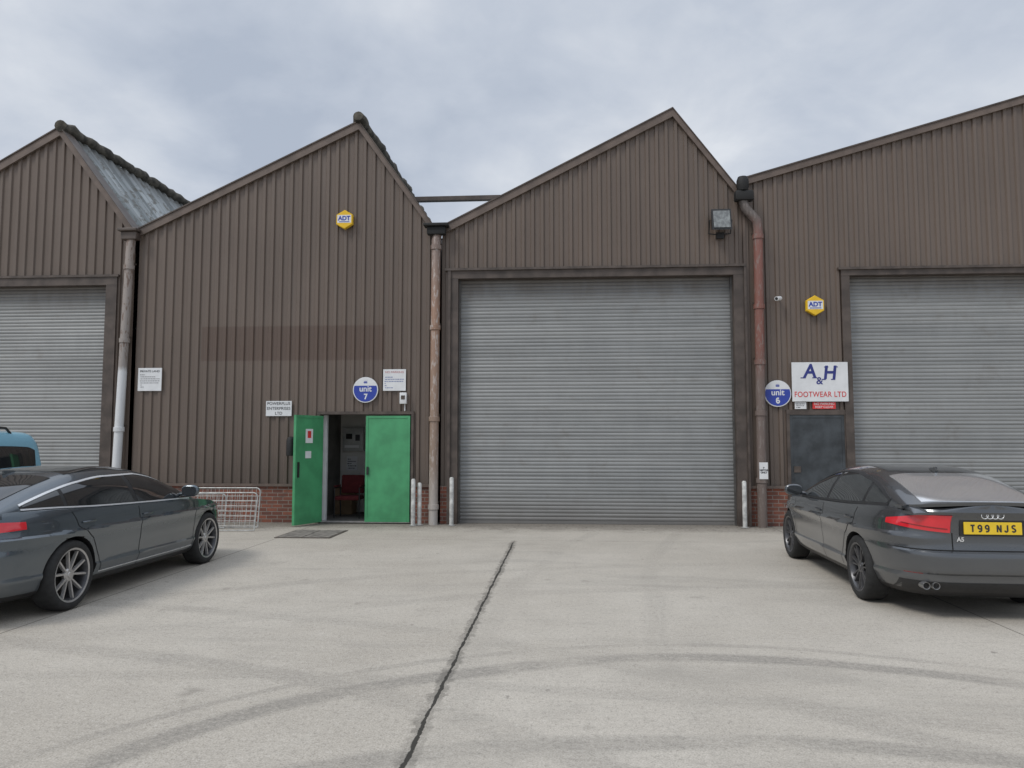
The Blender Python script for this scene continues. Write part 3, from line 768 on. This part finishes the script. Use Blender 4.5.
def build_car(S):
    car = thing(S['name'], (0, 0, 0), S['label'], S['cat'], S.get('group'))
    Wz = pchip(S['W']); Lr = pchip(S['Yr']); Lf = pchip(S['Yf']); zsh = pchip(S['zsh']); Tf = pchip(S['T']); Wb = pchip(S['Wb']); pl = pchip(S['plan'])
    nr, nf, p = S['nr'], S['nf'], S.get('p', 5.0); zb = .20; pt = S['paint']
    def half():
        cr = .5**(1/nr); cf = .5**(1/nf); out = []
        for k in range(16): c = cr*math.sin(k/16*math.pi/2); out.append((c, -(1-c**nr)**(1/nr)))
        for k in range(40): y = cr*(1-k/40)**1.0; out.append(((1-y**nr)**(1/nr), -y))
        for k in range(40): y = cf*k/40; out.append(((1-y**nf)**(1/nf), y))
        for k in range(17): c = cf*math.cos(k/16*math.pi/2); out.append((max(c, 0) if k < 16 else 0, (1-max(c,0)**nf)**(1/nf)))
        return out
    H = half(); ring = H + [(-c, y) for c, y in H[-2:0:-1]]; N = len(ring); Hn = len(H)
    def pnt(cx, sy, v):
        z = zb+v*.7
        for _ in range(8):
            y = sy*(Lr(z) if sy < 0 else Lf(z)); z = zb+v*(zsh(y)-zb)
        return (cx*Wz(z), sy*(Lr(z) if sy < 0 else Lf(z)), z)
    V = []; F = []; NV = 40
    for i in range(NV+1):
        for cx, sy in ring: V.append(pnt(cx, sy, i/NV))
    for i in range(NV):
        for j in range(N): F.append((i*N+j, i*N+(j+1)%N, (i+1)*N+(j+1)%N, (i+1)*N+j))
    def cap(base, crown, flip):
        K = 12; rows = {}
        for j in range(1, Hn-1):
            a = V[base+j]; b_ = V[base+N-j]; row = [base+j]
            for k in range(1, K):
                t = k/K; x = a[0]+(b_[0]-a[0])*t; V.append((x, a[1], a[2]+crown*(1-(2*t-1)**2))); row.append(len(V)-1)
            row.append(base+N-j); rows[j] = row
        for j in range(1, Hn-2):
            for k in range(K):
                q = (rows[j][k], rows[j][k+1], rows[j+1][k+1], rows[j+1][k]); F.append(q[::-1] if flip else q)
        for k in range(K):
            q = (base, rows[1][k], rows[1][k+1]); F.append(q)
            q = (base+Hn-1, rows[Hn-2][k+1], rows[Hn-2][k]); F.append(q)
    cap(NV*N, S.get('crown', .05), False); cap(0, 0, True)
    body = mk("body", V, F, [pt, M_blackpl], car)
    bm = bmesh.new(); bm.from_mesh(body.data); bmesh.ops.recalc_face_normals(bm, faces=bm.faces); bm.to_mesh(body.data); bm.free()
    bpy.context.view_layer.update()
    ax, wr, wz = S['axle'], S['wr'], S['wr']; ar = wr+S.get('gap', .035); cutters = []
    for sy in (-1, 1):
        for sx_ in (-1, 1):
            g = Geo(); n = 56; x0 = sx_*.60; x1 = sx_*1.2
            for x in (x0, x1):
                for j in range(n): a = 2*math.pi*j/n; g.v.append((x, sy*ax+ar*math.cos(a), wz+.005+ar*math.sin(a)))
            for j in range(n): g.f.append((j, (j+1)%n, n+(j+1)%n, n+j)); g.m.append(0)
            g.f.append(tuple(range(n))[::-1]); g.m.append(0); g.f.append(tuple(range(n, 2*n))); g.m.append(0)
            c = mk("cutter", g.v, g.f, M_blackpl)
            bm = bmesh.new(); bm.from_mesh(c.data); bmesh.ops.recalc_face_normals(bm, faces=bm.faces); bm.to_mesh(c.data); bm.free()
            md = body.modifiers.new("b", 'BOOLEAN'); md.operation = 'DIFFERENCE'; md.object = c; md.solver = 'EXACT'; cutters.append(c)
    bpy.context.view_layer.update()
    nm = bpy.data.meshes.new_from_object(body.evaluated_get(bpy.context.evaluated_depsgraph_get()))
    body.modifiers.clear(); body.data = nm; nm.materials.clear(); nm.materials.append(pt); nm.materials.append(M_blackpl)
    off = wpos[body.name]
    for f in nm.polygons:
        c = f.center+off; idx = 0
        for sy in (-1, 1):
            d = math.hypot(c.y-sy*ax, c.z-wz-.005)
            if d < ar+.003 and abs(c.x) < 1.0: idx = 1
        if c.z < S.get('sill', .27): idx = 1
        f.material_index = idx; f.use_smooth = True
    nm.set_sharp_from_angle(angle=math.radians(24))
    for c in cutters: bpy.data.objects.remove(c)
    def z0f(y): return zsh(y)-.05
    def Ws(z, y): return Wb(z)*pl(y)
    tc_ = .5**(1/p); sec = []
    for k in range(13): t = tc_*k/13; sec.append(((1-t**p)**(1/p), t))
    for k in range(12): a = math.pi/2*k/12; c = tc_*math.cos(a); sec.append((c, (1-c**p)**(1/p)))
    sec.append((0, 1)); sec = sec+[(-a, b_) for a, b_ in sec[-2::-1]]
    ys = [S['g0']+(S['g1']-S['g0'])*k/90 for k in range(91)]; V = []; F = []; ns = len(sec)
    for y in ys:
        z0 = z0f(y); T = max(Tf(y), z0+.015)
        for a, b_ in sec: z = z0+(T-z0)*b_; V.append((a*Ws(z, y), y, z))
    for i in range(90):
        for j in range(ns-1): F.append((i*ns+j, i*ns+j+1, (i+1)*ns+j+1, (i+1)*ns+j))
    F.append(tuple(range(ns))); F.append(tuple(90*ns+k for k in range(ns))[::-1])
    mk("roof", V, F, pt, car, True, angle=40)
    def side_low(y, z):
        L_, n = (Lr(z), nr) if y < 0 else (Lf(z), nf); e = min(abs(y)/L_, .9999); x = Wz(z)*(1-e**n)**(1/n); return x
    def side_up(y, z):
        z0 = z0f(y); T = Tf(y); e = min(max((z-z0)/(T-z0), 0), .999); return Ws(z, y)*(1-e**p)**(1/p)
    def top(x, y):
        z0 = z0f(y); T = max(Tf(y), z0+.015); z = T
        for _ in range(6): w = Ws(z, y); e = min(abs(x)/w, .98); z = z0+(T-z0)*(1-e**p)**(1/p)
        return z
    def gridpatch(name, fn, nu, nv, mt, parent=car, skirt=.012, inw=(-1, 0, 0), smooth=True):
        V = []; F = []
        for i in range(nu+1):
            for j in range(nv+1): V.append(fn(i/nu, j/nv))
        w = nv+1
        for i in range(nu):
            for j in range(nv): F.append((i*w+j, i*w+j+1, (i+1)*w+j+1, (i+1)*w+j))
        border = [i*w for i in range(nu+1)]+[nu*w+j for j in range(1, nv+1)]+[i*w+nv for i in range(nu-1, -1, -1)]+[j for j in range(nv-1, 0, -1)]
        if skirt:
            b0 = len(V); V += [tuple(Vector(V[q])+Vector(inw)*skirt) for q in border]; nb_ = len(border)
            for k in range(nb_): F.append((border[k], border[(k+1)%nb_], b0+(k+1)%nb_, b0+k))
        return mk(name, V, F, mt, parent, smooth, angle=40)
    belt = lambda y: zsh(y)+S.get('beltoff', .02)
    dtop = pchip(S['dlo'])
    def dlo(y): return max(min(dtop(y), z0f(y)+.84*(Tf(y)-z0f(y))), belt(y)+.002)
    for sd in (-1, 1):
        for (ya, yb, sl) in S['wins']:
            def fn(u, v, ya=ya, yb=yb, sl=sl):
                y = ya+(yb-ya)*u; b0 = belt(y)+.012; t0 = max(dlo(y)-.012, b0+.001); z = b0+(t0-b0)*v; yy = y+sl*(z-b0)*1.0
                return (sd*(side_up(yy, z)+.006), yy, z)
            gridpatch("side_window", fn, 30, 10, M_glass, inw=(-sd, 0, 0))
        if S.get('trim'):
            y0, y1 = S['dloends']; tw_ = S.get('trimw', .026)
            for nm_, which, tm in (("window_trim", 1, S['trim']), ("belt_trim", 0, S['trim'])):
                def fn(u, v, which=which):
                    y = y0+(y1-y0)*u; base = (dlo(y)+.002 if which else belt(y)-.002); z = base+(v-.5)*tw_
                    return (sd*(side_up(y, z)+.009), y, z)
                gridpatch(nm_, fn, 60, 1, tm, inw=(-sd, 0, 0), skirt=.008)
        y0, y1 = S['dloends']
        def fn(u, v):
            y = y0+(y1-y0)*u; z = belt(y)-.0+(dlo(y)-belt(y))*v
            return (sd*(side_up(y, z)+.003), y, z)
        gridpatch("window_surround", fn, 60, 10, M_blackpl, skirt=0)
        for sm in S['seams']:
            pts = sm
            def fn(u, v):
                k = u*(len(pts)-1); i = min(int(k), len(pts)-2); t = k-i
                y = pts[i][0]+(pts[i+1][0]-pts[i][0])*t; z = pts[i][1]+(pts[i+1][1]-pts[i][1])*t
                dy = pts[i+1][0]-pts[i][0]; dz = pts[i+1][1]-pts[i][1]; L = math.hypot(dy, dz); y2 = y+(v-.5)*.008*dz/L; z2 = z-(v-.5)*.008*dy/L
                return (sd*(side_low(y2, z2)+.0022), y2, z2)
            gridpatch("door_seam", fn, 40, 1, M_seam, skirt=0)
        for hy, hz in S['handles']:
            g = Geo(); n = 10; path = []; rs = []
            for k in range(n+1):
                t = k/n; y = hy-.10+.20*t; path.append((sd*(side_low(y, hz)+.004+.022*math.sin(math.pi*t)), y, hz+.004*t)); rs.append(.011)
            g.tube(path, rs, 8); g.obj("door_handle", S.get('handlemat') or pt, car, True, 60)
        my, mz = S['mirror']; mx = side_up(my, mz)
        g = Geo(); bm = bmesh.new(); bmesh.ops.create_uvsphere(bm, u_segments=20, v_segments=14, radius=1)
        for v in bm.verts:
            q = v.co; sq = lambda a, e: math.copysign(abs(a)**e, a)
            v.co = Vector((sd*(mx+.165)+sq(q.x, .75)*.115, my+sq(q.y, .8)*.075*(1.0 if q.y > 0 else .45), mz+.035+sq(q.z, .75)*.075))
        g.addbm(bm); g.tube([(sd*(mx-.02), my+.03, mz-.02), (sd*(mx+.10), my+.01, mz-.005)], .022, 8)
        mo = g.obj("wing_mirror", [pt], car, True, 50)
        g = Geo(); bm = bmesh.new(); bmesh.ops.create_circle(bm, cap_ends=True, segments=24, radius=1)
        for v in bm.verts: v.co = Vector((sd*(mx+.165)+math.copysign(abs(v.co.x)**.7, v.co.x)*.095, my-.036, mz+.035+math.copysign(abs(v.co.y)**.7, v.co.y)*.058))
        g.addbm(bm); g.obj("mirror_glass", M_glass, mo)
        for nm_, end, xin, yout, zlo, zhi, mt in S['lamps']:
            n = nr if end < 0 else nf; zm = (zlo(.5)+zhi(.5))/2; L = Lr(zm) if end < 0 else Lf(zm); W_ = Wz(zm)
            ta = math.asin(min(.9999, (abs(yout)/L)**(n/2))); tb = math.acos(min(1, (xin/W_)**(n/2)))
            extra = .004 if nm_ == "lamp_bar" else 0
            def fn(u, v):
                a = ta+(tb-ta)*u; z = zlo(u)+(zhi(u)-zlo(u))*v; W2 = Wz(z); L2 = Lr(z) if end < 0 else Lf(z)
                x = W2*math.cos(a)**(2/n); y = L2*math.sin(a)**(2/n)
                nx_ = (x/W2)**(n-1)/W2; ny = (y/L2)**(n-1)/L2; l_ = math.hypot(nx_, ny)
                return (sd*(x+nx_/l_*(.010+extra)), end*(y+ny/l_*(.010+extra)), z)
            gridpatch(nm_, fn, 40, 8, mt, inw=(-sd*.7, -end*.7, 0), skirt=.02)
    for nm_, ya, yb, fr_, mt in S['tops']:
        def fn(u, v):
            y = ya+(yb-ya)*u; z = Tf(y); w = Ws(z, y)*(fr_(u) if callable(fr_) else fr_); x = (2*v-1)*w
            return (x, y, top(x, y)+.006)
        gridpatch(nm_, fn, 26, 24, mt, inw=(0, 0, -1))
    def rear(x, z, off=.008, end=-1):
        n = nr if end < 0 else nf; L = Lr(z) if end < 0 else Lf(z); e = min(abs(x)/Wz(z), .9999)
        return end*(L*(1-e**n)**(1/n)+off)
    for sy in (-1, 1):
        for sd in (-1, 1):
            xo = S['wx'][0 if sy < 0 else 1]; cx = sd*(xo-.118); cy = sy*ax; cz = wz
            g = Geo(); g.lathe([(0, sd*.01), (.155, sd*.01), (.16, sd*.0), (.16, -sd*.02), (0, -sd*.02)], (cx, cy, cz), 'x', 32); w = g.obj("wheel", M_brake, car, True, 30)
            R = wr; r0 = S['rim']
            g = Geo(); g.lathe([(r0-.01, -.105), (r0+.02, -.118), (R-.03, -.116), (R-.008, -.098), (R, -.06), (R, .06), (R-.008, .098), (R-.03, .116), (r0+.02, .118), (r0-.01, .105), (r0-.01, -.105)], (cx, cy, cz), 'x', 56)
            g.obj("tyre", M_tyre, w, True, 40)
            g = Geo(); s_ = sd; inner = 1 if S.get('twotone') else 0
            g.lathe([(r0-.008, s_*.100), (r0+.006, s_*.108), (r0+.004, s_*.112), (r0-.014, s_*.106)], (cx, cy, cz), 'x', 56)
            g.lathe([(r0-.014, s_*.106), (r0-.028, s_*.075), (r0-.035, s_*.0), (r0-.03, -s_*.09)], (cx, cy, cz), 'x', 56, inner)
            g.lathe([(0, s_*.088), (.03, s_*.088), (.034, s_*.082), (.058, s_*.080), (.07, s_*.066), (.06, s_*.03)], (cx, cy, cz), 'x', 28)
            ns_ = S['spokes']
            for k in range(ns_):
                a = 2*math.pi*k/ns_+.2
                if S.get('twin'): tw = S.get('tw', (.09, .15)); angs = [(a-tw[0], a-tw[1]), (a+tw[0], a+tw[1])]
                else: angs = [(a, a+.0)]
                for ai, ao in angs:
                    wi, wo = S['spw']
                    pr = []
                    for (r_, an, w_, xx, dx) in ((.05, ai, wi, .078, .03), (r0-.022, ao, wo, .092, .025)):
                        er = Vector((0, math.cos(an), math.sin(an))); et = Vector((0, -math.sin(an), math.cos(an))); c0 = Vector((cx, cy, cz))+er*r_
                        pr.append([c0+et*w_+Vector((s_*(xx-dx), 0, 0)), c0-et*w_+Vector((s_*(xx-dx), 0, 0)), c0-et*w_*.6+Vector((s_*xx, 0, 0)), c0+et*w_*.6+Vector((s_*xx, 0, 0))])
                    g.hexa([tuple(q) for q in pr[0]]+[tuple(q) for q in pr[1]])
            g.obj("rim", [S['rimmat'], M_rimD], w, True, 30)
    S['rear'] = rear; S['gp'] = gridpatch; S['Wz'] = Wz; S['top'] = top; S['side_low'] = side_low; S['side_up'] = side_up; S['zshf'] = zsh
    return car

def rearbox(S, car, name, x0, x1, z0, z1, mt, off=.008, end=-1, parent=None, nu=20, nv=6, skirt=.02):
    f_ = S['rear']
    return S['gp'](name, lambda u, v: (x0+(x1-x0)*u, f_(x0+(x1-x0)*u, z0+(z1-z0)*v, off, end), z0+(z1-z0)*v), nu, nv, mt, parent or car, inw=(0, -end, 0), skirt=skirt)

cst = lambda a, b_, c=None: (lambda s: a+(b_-a)*s)
S = dict(name="parked_car", label="dark grey fastback car with yellow rear plate, facing the units", cat="car", group="cars parked in front of the units",
    W=[(.20,.78),(.25,.845),(.34,.885),(.40,.905),(.415,.892),(.50,.896),(.60,.908),(.70,.916),(.775,.934),(.79,.903),(.90,.885),(.98,.855),(1.06,.80)],
    Yr=[(.20,2.20),(.26,2.32),(.34,2.39),(.44,2.42),(.455,2.445),(.60,2.455),(.645,2.44),(.66,2.395),(.80,2.385),(.95,2.395),(1.02,2.43),(1.05,2.41)],
    Yf=[(.20,2.15),(.28,2.26),(.45,2.30),(.60,2.29),(.70,2.24),(.9,2.1),(1.1,2.0)],
    zsh=[(-2.45,1.035),(-2.1,1.03),(-1.7,1.015),(-1,.975),(0,.94),(1,.905),(1.5,.85),(1.9,.77),(2.3,.66)],
    T=[(1.25,.86),(1.1,.93),(.7,1.12),(.25,1.29),(-.1,1.375),(-.6,1.405),(-1.0,1.39),(-1.45,1.31),(-1.9,1.185),(-2.2,1.085),(-2.32,1.04),(-2.38,.99)],
    Wb=[(.85,.87),(.95,.84),(1.05,.795),(1.2,.72),(1.32,.655),(1.40,.61)],
    plan=[(-2.38,.82),(-2.0,.875),(-1.5,.94),(-.8,.99),(-.2,1.0),(.5,.99),(1.25,.93)],
    nr=4.6, nf=3.8, g0=-2.36, g1=1.22, axle=1.405, wr=.338, rim=.252, gap=.028, wx=(.895,.885), crown=.05,
    dlo=[(-1.90,1.07),(-1.75,1.12),(-1.5,1.20),(-1.1,1.275),(-.6,1.32),(0,1.32),(.4,1.22),(.9,.97)], dloends=(-1.86,.92),
    wins=[(-1.83,-1.36,.0),(-1.30,-.32,.0),(-.24,.88,.0)], trim=M_blackpl,
    seams=[[(.98,.30),(.99,.6),(1.0,.88)],[(-.28,.27),(-.27,.6),(-.28,.93)],[(-.92,.30),(-.96,.45),(-1.10,.66),(-1.30,.80),(-1.36,.97)]],
    handles=[(-.10,.83),(-1.16,.85)], mirror=(.72,.98),
    lamps=[("tail_lamp",-1,.365,1.98,lambda s:.875-.055*s,lambda s:.925+.055*min(1,s*1.8),M_tail),("lamp_bar",-1,.39,2.16,lambda s:.895-.045*s,lambda s:.903-.043*s,M_taild),("headlamp",1,.45,1.75,cst(.68,.58),cst(.72,.68),M_head)],
    tops=[("rear_window",-2.17,-1.36,lambda u:.80+.02*u,M_rglass),("windscreen",.02,1.05,.86,M_glass)], spokes=7, twin=True, spw=(.009,.013), rimmat=M_rimD, paint=paint("grey_metallic_paint", (.108,.115,.124)))
car = build_car(S)
def lip(u, v):
    x = (2*u-1)*.72; ye = S['rear'](x, 1.03, -.004); y = -2.20+(ye+2.20)*v
    return (x, y, 1.036+.05*(1-(x/.86)**2)+.004+.020*v*v*(1-abs(2*u-1)**4))
S['gp']("boot_lip", lip, 30, 8, S['paint'], car, skirt=.03, inw=(0, .3, -1))
rearbox(S, car, "rear_bumper_gap", -.80, .80, .655, .663, M_seam, .004, skirt=0, nu=40, nv=1)
rearbox(S, car, "diffuser", -.74, .74, .235, .36, M_blackpl, .006, nu=30)
for sx_ in (-1, 1):
    rearbox(S, car, "rear_reflector", sx_*.60, sx_*.72, .43, .442, M_taild, .004)
    rearbox(S, car, "boot_seam", sx_*.35-.004, sx_*.35+.004, .66, .82, M_seam, .004, skirt=0, nu=1)
    for dx in (-.044, .044):
        y = S['rear'](.48, .33, .004)
        g = Geo(); cxx = sx_*.545+dx
        g.lathe([(.033, .2), (.035, -.008), (.033, -.013), (.029, -.011), (.028, -.004), (.027, .10)], (cxx, y, .325), 'y', 28); g.lathe([(0, .01), (.0275, .01)], (cxx, y, .325), 'y', 28, 1)
        g.obj("exhaust_tip", [M_exh, M_dark], car, True, 30)
ry = S['rear'](0, .85, 0)
S['gp']("plate_recess", lambda u, v: ((2*u-1)*.285, ry-.010, .795+.145*v), 4, 2, M_blackpl, car, inw=(0, 1, 0), skirt=.02)
g = Geo(); g.box(-.255, .255, ry-.028, ry-.012, .812, .926, 0, .004); pb = g.obj("number_plate", M_plate, car)
strokes("T99 NJS", 0, ry-.0295, .829, .080, .052, .0145, .012, M_ink, pb, "plate_character")
for k in range(4):
    c = Vector((-.069+k*.046, S['rear'](0, .985, .004), .988)); n1 = 28; g = Geo()
    for j in range(n1):
        a = 2*math.pi*j/n1
        for q in range(8):
            b_ = 2*math.pi*q/8; rr_ = .030+.004*math.cos(b_); g.v.append((c.x+rr_*math.cos(a), c.y-.004*math.sin(b_), c.z+rr_*math.sin(a)))
    for j in range(n1):
        for q in range(8): g.f.append((j*8+q, ((j+1)%n1)*8+q, ((j+1)%n1)*8+(q+1)%8, j*8+(q+1)%8)); g.m.append(0)
    g.obj("ring_emblem", M_chrome, car, True, 60)
text("A5", .055, -.28, S['rear'](-.28, .76, .006), .76, M_chrome, car, "model_badge", bold=.002)
g = Geo(); g.hexa([(-.02,-1.30,1.33),(.02,-1.30,1.33),(.012,-1.10,1.36),(-.012,-1.10,1.36),(-.008,-1.31,1.40),(.008,-1.31,1.40),(.004,-1.16,1.385),(-.004,-1.16,1.385)]); g.obj("roof_antenna", S['paint'], car)
car.location = (4.05, 9.76, 0); car.rotation_euler = (0, 0, math.radians(-1.9))

S2 = dict(S); 
S2.update(label="dark slate grey fastback saloon with chrome window trim and alloys", paint=paint("slate_metallic_paint", (.095,.118,.138)),
    Yr=[(.20,2.28),(.26,2.40),(.34,2.46),(.48,2.50),(.62,2.50),(.70,2.47),(.85,2.46),(.98,2.46),(1.04,2.45)],
    Yf=[(.20,2.2),(.28,2.32),(.45,2.37),(.60,2.36),(.70,2.30),(.9,2.15),(1.1,2.0)],
    zsh=[(-2.5,1.02),(-2.1,1.02),(-1.7,1.01),(-1,.975),(0,.94),(1,.905),(1.5,.86),(1.9,.79),(2.37,.67)],
    T=[(1.30,.87),(1.15,.95),(.7,1.15),(.25,1.315),(-.1,1.37),(-.5,1.39),(-1.0,1.37),(-1.5,1.28),(-1.95,1.155),(-2.25,1.055),(-2.36,1.02),(-2.42,.98)],
    Wb=[(.85,.875),(.95,.845),(1.05,.80),(1.2,.73),(1.34,.655),(1.42,.61)],
    plan=[(-2.42,.82),(-2.0,.88),(-1.5,.945),(-.8,.99),(-.2,1.0),(.5,.99),(1.3,.93)],
    dlo=[(-2.0,1.06),(-1.85,1.10),(-1.5,1.18),(-1.1,1.245),(-.6,1.285),(0,1.285),(.45,1.21),(1.0,.96)], dloends=(-1.95,.98),
    g0=-2.40, g1=1.28, axle=1.42, wr=.345, rim=.262, wx=(.905,.895), gap=.030,
    wins=[(-1.92,-1.42,0),(-1.37,-.30,0),(-.22,.94,0)], trim=M_trimc, trimw=.015,
    seams=[[(1.0,.30),(1.01,.6),(1.02,.88)],[(-.27,.27),(-.26,.6),(-.27,.93)],[(-.95,.30),(-1.0,.46),(-1.13,.68),(-1.33,.82),(-1.40,.97)]],
    handles=[(-.10,.83),(-1.18,.85)], mirror=(.74,1.0),
    lamps=[("tail_lamp",-1,.42,1.98,cst(.86,.84),cst(.93,.97),M_tail),("headlamp",1,.45,1.75,cst(.70,.60),cst(.75,.70),M_head)],
    tops=[("rear_window",-2.22,-1.30,.82,M_glass),("panoramic_roof",-1.10,.02,.84,M_glass),("windscreen",.08,1.12,.86,M_glass)], spokes=5, twin=True, tw=(.16,.30), spw=(.014,.015), rimmat=M_rimS, twotone=True)
S2['handlemat'] = S2['paint']
car = build_car(S2)
for sd in (-1, 1):
    S2['gp']("sill_trim", lambda u, v: (sd*(S2['side_low'](-.98+1.98*u, .30+.012*v)+.006), -.98+1.98*u, .30+.012*v), 30, 1, M_chrome, car, inw=(-sd, 0, 0))
rearbox(S2, car, "diffuser", -.60, .60, .235, .385, M_blackpl, .006)
ry = S2['rear'](0, .55, 0); boxo("number_plate", -.26, .26, ry-.02, ry-.002, .50, .61, M_plate, car, .004)
g = Geo(); g.hexa([(-.02,-1.28,1.31),(.02,-1.28,1.31),(.012,-1.08,1.345),(-.012,-1.08,1.345),(-.008,-1.29,1.375),(.008,-1.29,1.375),(.004,-1.14,1.37),(-.004,-1.14,1.37)]); g.obj("roof_antenna", S2['paint'], car)
car.location = (-5.80, 8.72, 0); car.rotation_euler = (0, 0, math.radians(-.4))

S3 = dict(S)
S3.update(name="parked_van", label="light blue compact van reversed up behind the saloon", cat="van", group=None, paint=paint("light_blue_paint", (.22,.47,.60), .1, .35), p=9.0,
    W=[(.20,.78),(.28,.86),(.45,.89),(.7,.90),(.85,.895),(1.0,.875),(1.1,.85)],
    Yr=[(.20,1.9),(.30,2.02),(.5,2.06),(.9,2.05),(1.2,2.03)], Yf=[(.20,1.9),(.30,2.0),(.5,2.06),(.75,2.03),(1.0,1.9),(1.2,1.85)],
    zsh=[(-2.1,1.06),(0,1.04),(1.2,1.0),(1.6,.95),(2.05,.82)],
    T=[(1.55,.96),(1.3,1.12),(.9,1.48),(.6,1.70),(.2,1.80),(-.6,1.83),(-1.5,1.82),(-1.85,1.81),(-1.95,1.76),(-2.01,1.45),(-2.05,1.0)],
    Wb=[(.9,.87),(1.05,.855),(1.4,.82),(1.7,.78),(1.83,.75)], plan=[(-2.05,.95),(-1.8,.98),(-1,1.0),(0,1),(1,.97),(1.55,.92)],
    nr=7, nf=3.8, g0=-2.04, g1=1.5, axle=1.28, wr=.31, rim=.20, gap=.035, wx=(.875,.87), crown=.03,
    dlo=[(-1.9,1.52),(-1.7,1.58),(-1,1.60),(0,1.60),(.5,1.55),(1.2,1.12)], dloends=(-1.86,1.2),
    wins=[(-1.82,-1.0,0),(-.90,.0,0),(.08,1.1,0)], trim=None,
    seams=[[(.9,.30),(.92,1.0)],[(.04,.27),(.04,1.02)],[(-.95,.45),(-.95,1.02)]], handles=[(.18,.9),(-.8,.9)], mirror=(.95,1.1),
    lamps=[("tail_lamp",-1,.72,1.95,cst(.85,.85),cst(1.02,1.02),M_tail),("headlamp",1,.5,1.7,cst(.72,.68),cst(.82,.80),M_head)],
    tops=[("windscreen",.66,1.42,.86,M_glass)], spokes=8, twin=False, spw=(.03,.03), rimmat=M_rimS, handlemat=M_blackpl)
car = build_car(S3)
for sd in (-1, 1):
    g = Geo(); g.tube([(sd*.66,-1.5,1.78),(sd*.66,-1.4,1.86),(sd*.67,-.5,1.89),(sd*.66,.3,1.84),(sd*.66,.42,1.76)], .018, 8); g.obj("roof_rail", M_blackpl, car, True)
car.location = (-8.82, 9.05, 0); car.rotation_euler = (0, 0, math.pi)

# ------------------------------------------------------------------ world & sun
w = bpy.data.worlds.new("World"); scene.world = w; w.use_nodes = True
nt = NT(w.node_tree); bg = w.node_tree.nodes['Background']
sky = nt.n('ShaderNodeTexSky', sky_type='NISHITA'); sky.sun_disc = False
EL, AZ = math.radians(50), math.radians(228)
sky.sun_elevation = EL; sky.sun_rotation = AZ
tc = nt.n('ShaderNodeTexCoord'); gen = tc.outputs['Generated']
sx = nt.n('ShaderNodeSeparateXYZ'); nt.l(gen, sx.inputs[0])
zc = nt.M('ADD', nt.M('MAXIMUM', sx.outputs[2], 0.0), .28)
cb = nt.n('ShaderNodeCombineXYZ'); nt.l(nt.M('DIVIDE', sx.outputs[0], zc), cb.inputs[0]); nt.l(nt.M('DIVIDE', sx.outputs[1], zc), cb.inputs[1])
v = nt.map(cb.outputs[0], (1, 1, 1), (.4, 2.3, 0))
n1 = nt.noise(v, 1.5, 7, .52, .3); n2 = nt.noise(v, 4.2, 6, .55, .4)
f = nt.M('ADD', nt.M('MULTIPLY', n1, .7), nt.M('MULTIPLY', n2, .3))
cl = nt.ramp(f, [(.37, (.44, .495, .59)), (.47, (.54, .59, .675)), (.56, (.65, .69, .755)), (.66, (.80, .83, .87))])
br = nt.smooth(sx.outputs[2], .55, 1.0, 10.4, 21.5)
mul = nt.n('ShaderNodeVectorMath', operation='SCALE'); nt.l(cl, mul.inputs[0]); nt.l(br, mul.inputs['Scale'])
c = nt.mix(.93, sky.outputs[0], mul.outputs[0])
nt.l(c, bg.inputs['Color']); bg.inputs['Strength'].default_value = .1
su = bpy.data.lights.new("sun", 'SUN'); su.energy = 1.5; su.angle = math.radians(18); su.color = (1, .965, .91)
so = bpy.data.objects.new("sun", su); scene.collection.objects.link(so)
d = Vector((math.sin(AZ)*math.cos(EL), math.cos(AZ)*math.cos(EL), math.sin(EL)))
so.rotation_euler = d.to_track_quat('Z', 'Y').to_euler(); so.location = (0, -5, 20)
# ------------------------------------------------------------------ camera
cd = bpy.data.cameras.new("camera"); cd.sensor_width = 36; cd.lens = 750/1024*36; cd.clip_end = 2000
co = bpy.data.objects.new("camera", cd); scene.collection.objects.link(co)
co.location = (0, 0, 1.7); co.rotation_euler = (math.radians(90)+math.atan(55/750), 0, math.radians(4))
scene.camera = co
scene.view_settings.view_transform = 'Standard'; scene.view_settings.look = 'None'; scene.view_settings.exposure = 0
